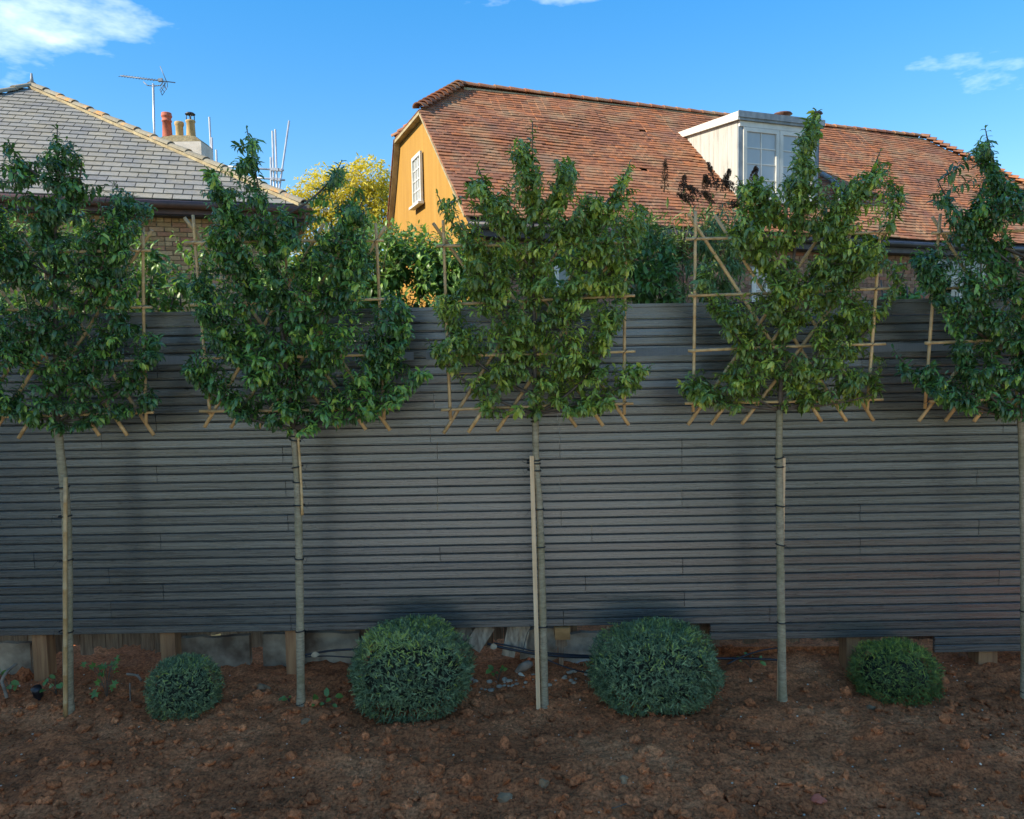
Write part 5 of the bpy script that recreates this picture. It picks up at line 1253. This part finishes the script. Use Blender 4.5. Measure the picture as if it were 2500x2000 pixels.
# ---- dormer
dm = MB()
ck = [hp(DU0, dv, dz - 0.1), hp(DU0, dv, DZ1 - 0.16), hp(DU0, DVb, DZb - 0.04), hp(DU0, DVb, DZb - 0.15)]
dm.prism(ck, ax2 * 0.05)
dormer = dm.build('dormer', MAT['cream'], house2); dormer['label'] = 'flat roofed white dormer with a two light window'
dm = MB(); dm.prism([p + ax2 * (DU1 - DU0 - 0.05) for p in ck], ax2 * 0.05); dm.build('cheek', MAT['lead'], dormer)
for k in range(6):   # upright cheek boards
    t0_, t1_ = k / 6, (k + 1) / 6
    vA, vB_ = dv + 0.02 + (DVb - dv - 0.1) * t0_, dv + 0.02 + (DVb - dv - 0.1) * t1_ - 0.006
    lo = lambda v: zroof(v) - 0.02
    hi = lambda v: DZ1 - 0.165 + (DZb - 0.05 - (DZ1 - 0.165)) * (v - dv) / (DVb - dv)
    if hi(vB_) > lo(vB_):
        dm = MB(); dm.prism([hp(DU0 - 0.012, vA, lo(vA)), hp(DU0 - 0.012, vA, hi(vA)), hp(DU0 - 0.012, vB_, hi(vB_)), hp(DU0 - 0.012, vB_, lo(vB_))], ax2 * 0.011); dm.build('cheek_board', MAT['cream'], dormer)
# flat roof slab with white side fascia and lead front edge
dm = MB(); sl_ = [hp(DU0 - 0.09, dv - 0.10, DZ1 - 0.16), hp(DU0 - 0.09, dv - 0.10, DZ1), hp(DU0 - 0.09, DVb + 0.15, DZb + 0.10 - 0.02), hp(DU0 - 0.09, DVb + 0.05, DZb - 0.06)]
dm.prism(sl_, ax2 * 0.05); dm.build('side_fascia', MAT['whitepaint'], dormer)
dm = MB(); dm.prism([p + ax2 * 0.051 for p in sl_], ax2 * (DU1 - DU0 + 0.12)); dm.build('flat_roof', MAT['lead'], dormer)
dm = MB(); dm.box(hp(DU0 - 0.085, dv - 0.125, DZ1 - 0.11), ax2 * (DU1 - DU0 + 0.2), bk2 * 0.024, UP * 0.125); dm.build('lead_edge', MAT['lead'], dormer)
dm = MB(); dm.box(hp(DU0 - 0.0, dv - 0.05, DZ1 - 0.27), ax2 * (DU1 - DU0), bk2 * 0.05, UP * 0.11); dm.build('head_board', MAT['whitepaint'], dormer)
dm = MB(); dm.box(hp(DU0 - 0.02, dv - 0.028, dz - 0.05), ax2 * 0.11, bk2 * 0.03, UP * (DZ1 - 0.22 - dz)); dm.build('corner_flashing', MAT['lead'], dormer)
dm = MB(); dm.box(hp(DU1 - 0.09, dv - 0.028, dz - 0.05), ax2 * 0.11, bk2 * 0.03, UP * (DZ1 - 0.22 - dz)); dm.build('corner_flashing', MAT['lead'], dormer)
wz0, wz1 = dz + 0.02, DZ1 - 0.275; wu0, wu1 = DU0 + 0.095, DU1 - 0.095; wm = (wu0 + wu1) / 2
for (ua, ub) in ((wu0, wm - 0.005), (wm + 0.005, wu1)):
    w_ = window(dormer, hp(ua, dv - 0.0, wz0), ax2, UP, -bk2, ub - ua, wz1 - wz0, 2, 4, 'whitepaint', 'paleglass', 0.022, 0.085, False)
    glaze(w_, dormer)
dm = MB(); dm.box(hp(wu0, dv + 0.01, wz0), ax2 * (wu1 - wu0), bk2 * 0.03, UP * (wz1 - wz0)); dm.build('inner_panel', MAT['underlay'], dormer)
dm = MB(); dm.box(hp(DU0 - 0.02, dv - 0.14, dz - 0.06), ax2 * (DU1 - DU0 + 0.04), bk2 * 0.17, UP * 0.06); dm.build('sill', MAT['whitepaint'], dormer)
# dish shaped vent on the ridge, flue pipe beside the dormer
vp = ray_plane(1910, 300, hp(0, VR, 0), bk2); mb = MB()
mb.lathe(Vector((vp.x, vp.y, ZR)), [(0.06, -0.1), (0.06, 0.17), (0.25, 0.20), (0.22, 0.235), (0.10, 0.265), (0.01, 0.27)], 18); mb.build('roof_vent', MAT['gutter'], house2)
fp = ray_plane(1990, 300, hp(0, dv + 0.2, 0), bk2); fu = uvz(fp)[0]
mb = MB(); fb = hp(fu, dv + 0.15, 0)
mb.tube([Vector((fb.x, fb.y, dz - 0.1)), Vector((fb.x, fb.y, DZ1 + 0.12))], 0.05, 12); mb.lathe(Vector((fb.x, fb.y, DZ1 + 0.10)), [(0.075, 0.0), (0.08, 0.06), (0.06, 0.07), (0.06, 0.10), (0.125, 0.115), (0.10, 0.16), (0.02, 0.18)], 16)
flue = mb.build('flue', MAT['blackgutter'], house2)
q0 = ray_plane(2005, 425, P0r + nr2 * 0.12, nr2); q1 = ray_plane(2030, 440, P0r + nr2 * 0.12, nr2); q2 = ray_plane(2048, 462, P0r + nr2 * 0.12, nr2); q3 = ray_plane(2054, 500, P0r + nr2 * 0.12, nr2)
mb = MB(); mb.tube(smooth_pts([q0, q1, q2, q3]), 0.06, 12); mb.build('waste_pipe', MAT['lead'], house2)

# ================================================================= GOLDEN TREE FAR BEHIND
gt = thing('golden_tree', at(840, 1000, 27) - Vector((0, 0, at(840, 1000, 27).z)), 'round golden yellow tree between the two houses', 'tree')
cpx, cpy, GY = 815, 500, 27.0
kit = Leaves(LEAVES_FAR); br = MB(); gc = at(cpx, cpy + 30, GY); gb = Vector((gc.x, GY, -0.2))
br.tube([gb, gb + Vector((0.1, 0, 2)), gc + Vector((0, 0, -0.5))], [0.22, 0.17, 0.10], 10); br.build('trunk', MAT['bark'], gt); br = MB()
blobs = [(850, 460, 62), (900, 440, 60), (800, 470, 70), (760, 500, 70), (880, 500, 80), (920, 490, 55), (700, 530, 80), (760, 560, 80), (850, 560, 90), (940, 540, 60), (660, 560, 60), (930, 600, 70), (720, 620, 80), (800, 640, 90), (890, 660, 90), (760, 710, 90), (860, 740, 90), (690, 700, 80), (950, 690, 70)]
for (px, py, rp) in blobs:
    c = at(px, py, GY + random.uniform(-0.5, 0.5)); r = rp * GY / F
    br.tube(bez(gb + Vector((0, 0, 2.5)), Vector((gc.x, GY, c.z - r)), c, 6), [0.06 - 0.008 * k for k in range(7)], 6)
    for q in range(480):
        d = rnd_unit(); rr_ = r * (0.55 + 0.5 * random.random()) * (1 + 0.25 * mnoise.noise(d * 2.5 + Vector((px, py, 0)))); p = c + Vector((d.x, d.y, d.z * 0.85)) * rr_
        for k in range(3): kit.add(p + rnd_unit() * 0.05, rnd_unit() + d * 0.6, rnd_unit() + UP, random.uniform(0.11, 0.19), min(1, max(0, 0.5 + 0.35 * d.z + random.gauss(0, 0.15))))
tag(br.build('branches', MAT['branch'], gt), kind='stuff')
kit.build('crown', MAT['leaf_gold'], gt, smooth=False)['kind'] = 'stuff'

# ================================================================= ADDED HOUSE BESIDE THE CAMERA (shades the bed, outside the photo)
nb = thing('shade_house', (-10.5, -1, 0), 'tall pale rendered house added to shade the bed, outside the photo', 'house')
NX0, NX1, NY0, NY1, NZ = -14.0, -7.0, -1.2, 1.3, 11.2
mb = MB(); mb.box((NX0, NY0, -0.25), (NX1 - NX0, 0, 0), (0, NY1 - NY0, 0), (0, 0, NZ)); nw = mb.build('wall', MAT['chimney'], nb)
mb = MB(); xm = (NX0 + NX1) / 2
mb.prism([(NX0 - 0.3, NY0 - 0.2, NZ - 0.3), (NX1 + 0.3, NY0 - 0.2, NZ - 0.3), (xm, NY0 - 0.2, NZ + 3.6)], (0, NY1 - NY0 + 0.4, 0)); mb.build('roof', MAT['slate'], nb)
for y_ in (-0.5,):
    for z_ in (1.2, 4.4, 7.6):
        glaze(window(nw, Vector((NX1 + 0.002, y_, z_)), Vector((0, 1, 0)), UP, Vector((1, 0, 0)), 1.1, 1.5, 2, 2, 'whitepaint', 'glass', 0.03, 0.07))

# far woodland on the skyline
kit = Leaves(LEAVES_FAR)
for k in range(26):
    cx = -60 + k * 4.9 + random.uniform(-1, 1); cy = 75 + random.uniform(-6, 6); hh = random.uniform(5.5, 8.5)
    for q in range(150):
        d = rnd_unit(); p = Vector((cx, cy, hh * 0.55)) + Vector((d.x * 3.4, d.y * 3.0, d.z * hh * 0.5)) * random.uniform(0.6, 1.05)
        for j in range(2): kit.add(p + rnd_unit() * 0.3, rnd_unit() + d, rnd_unit() + UP, random.uniform(0.8, 1.4), min(1, max(0, 0.4 + 0.3 * d.z + random.gauss(0, 0.12))))
tag(kit.build('far_woodland', MAT['leaf_shrub'], None, smooth=False), kind='stuff')
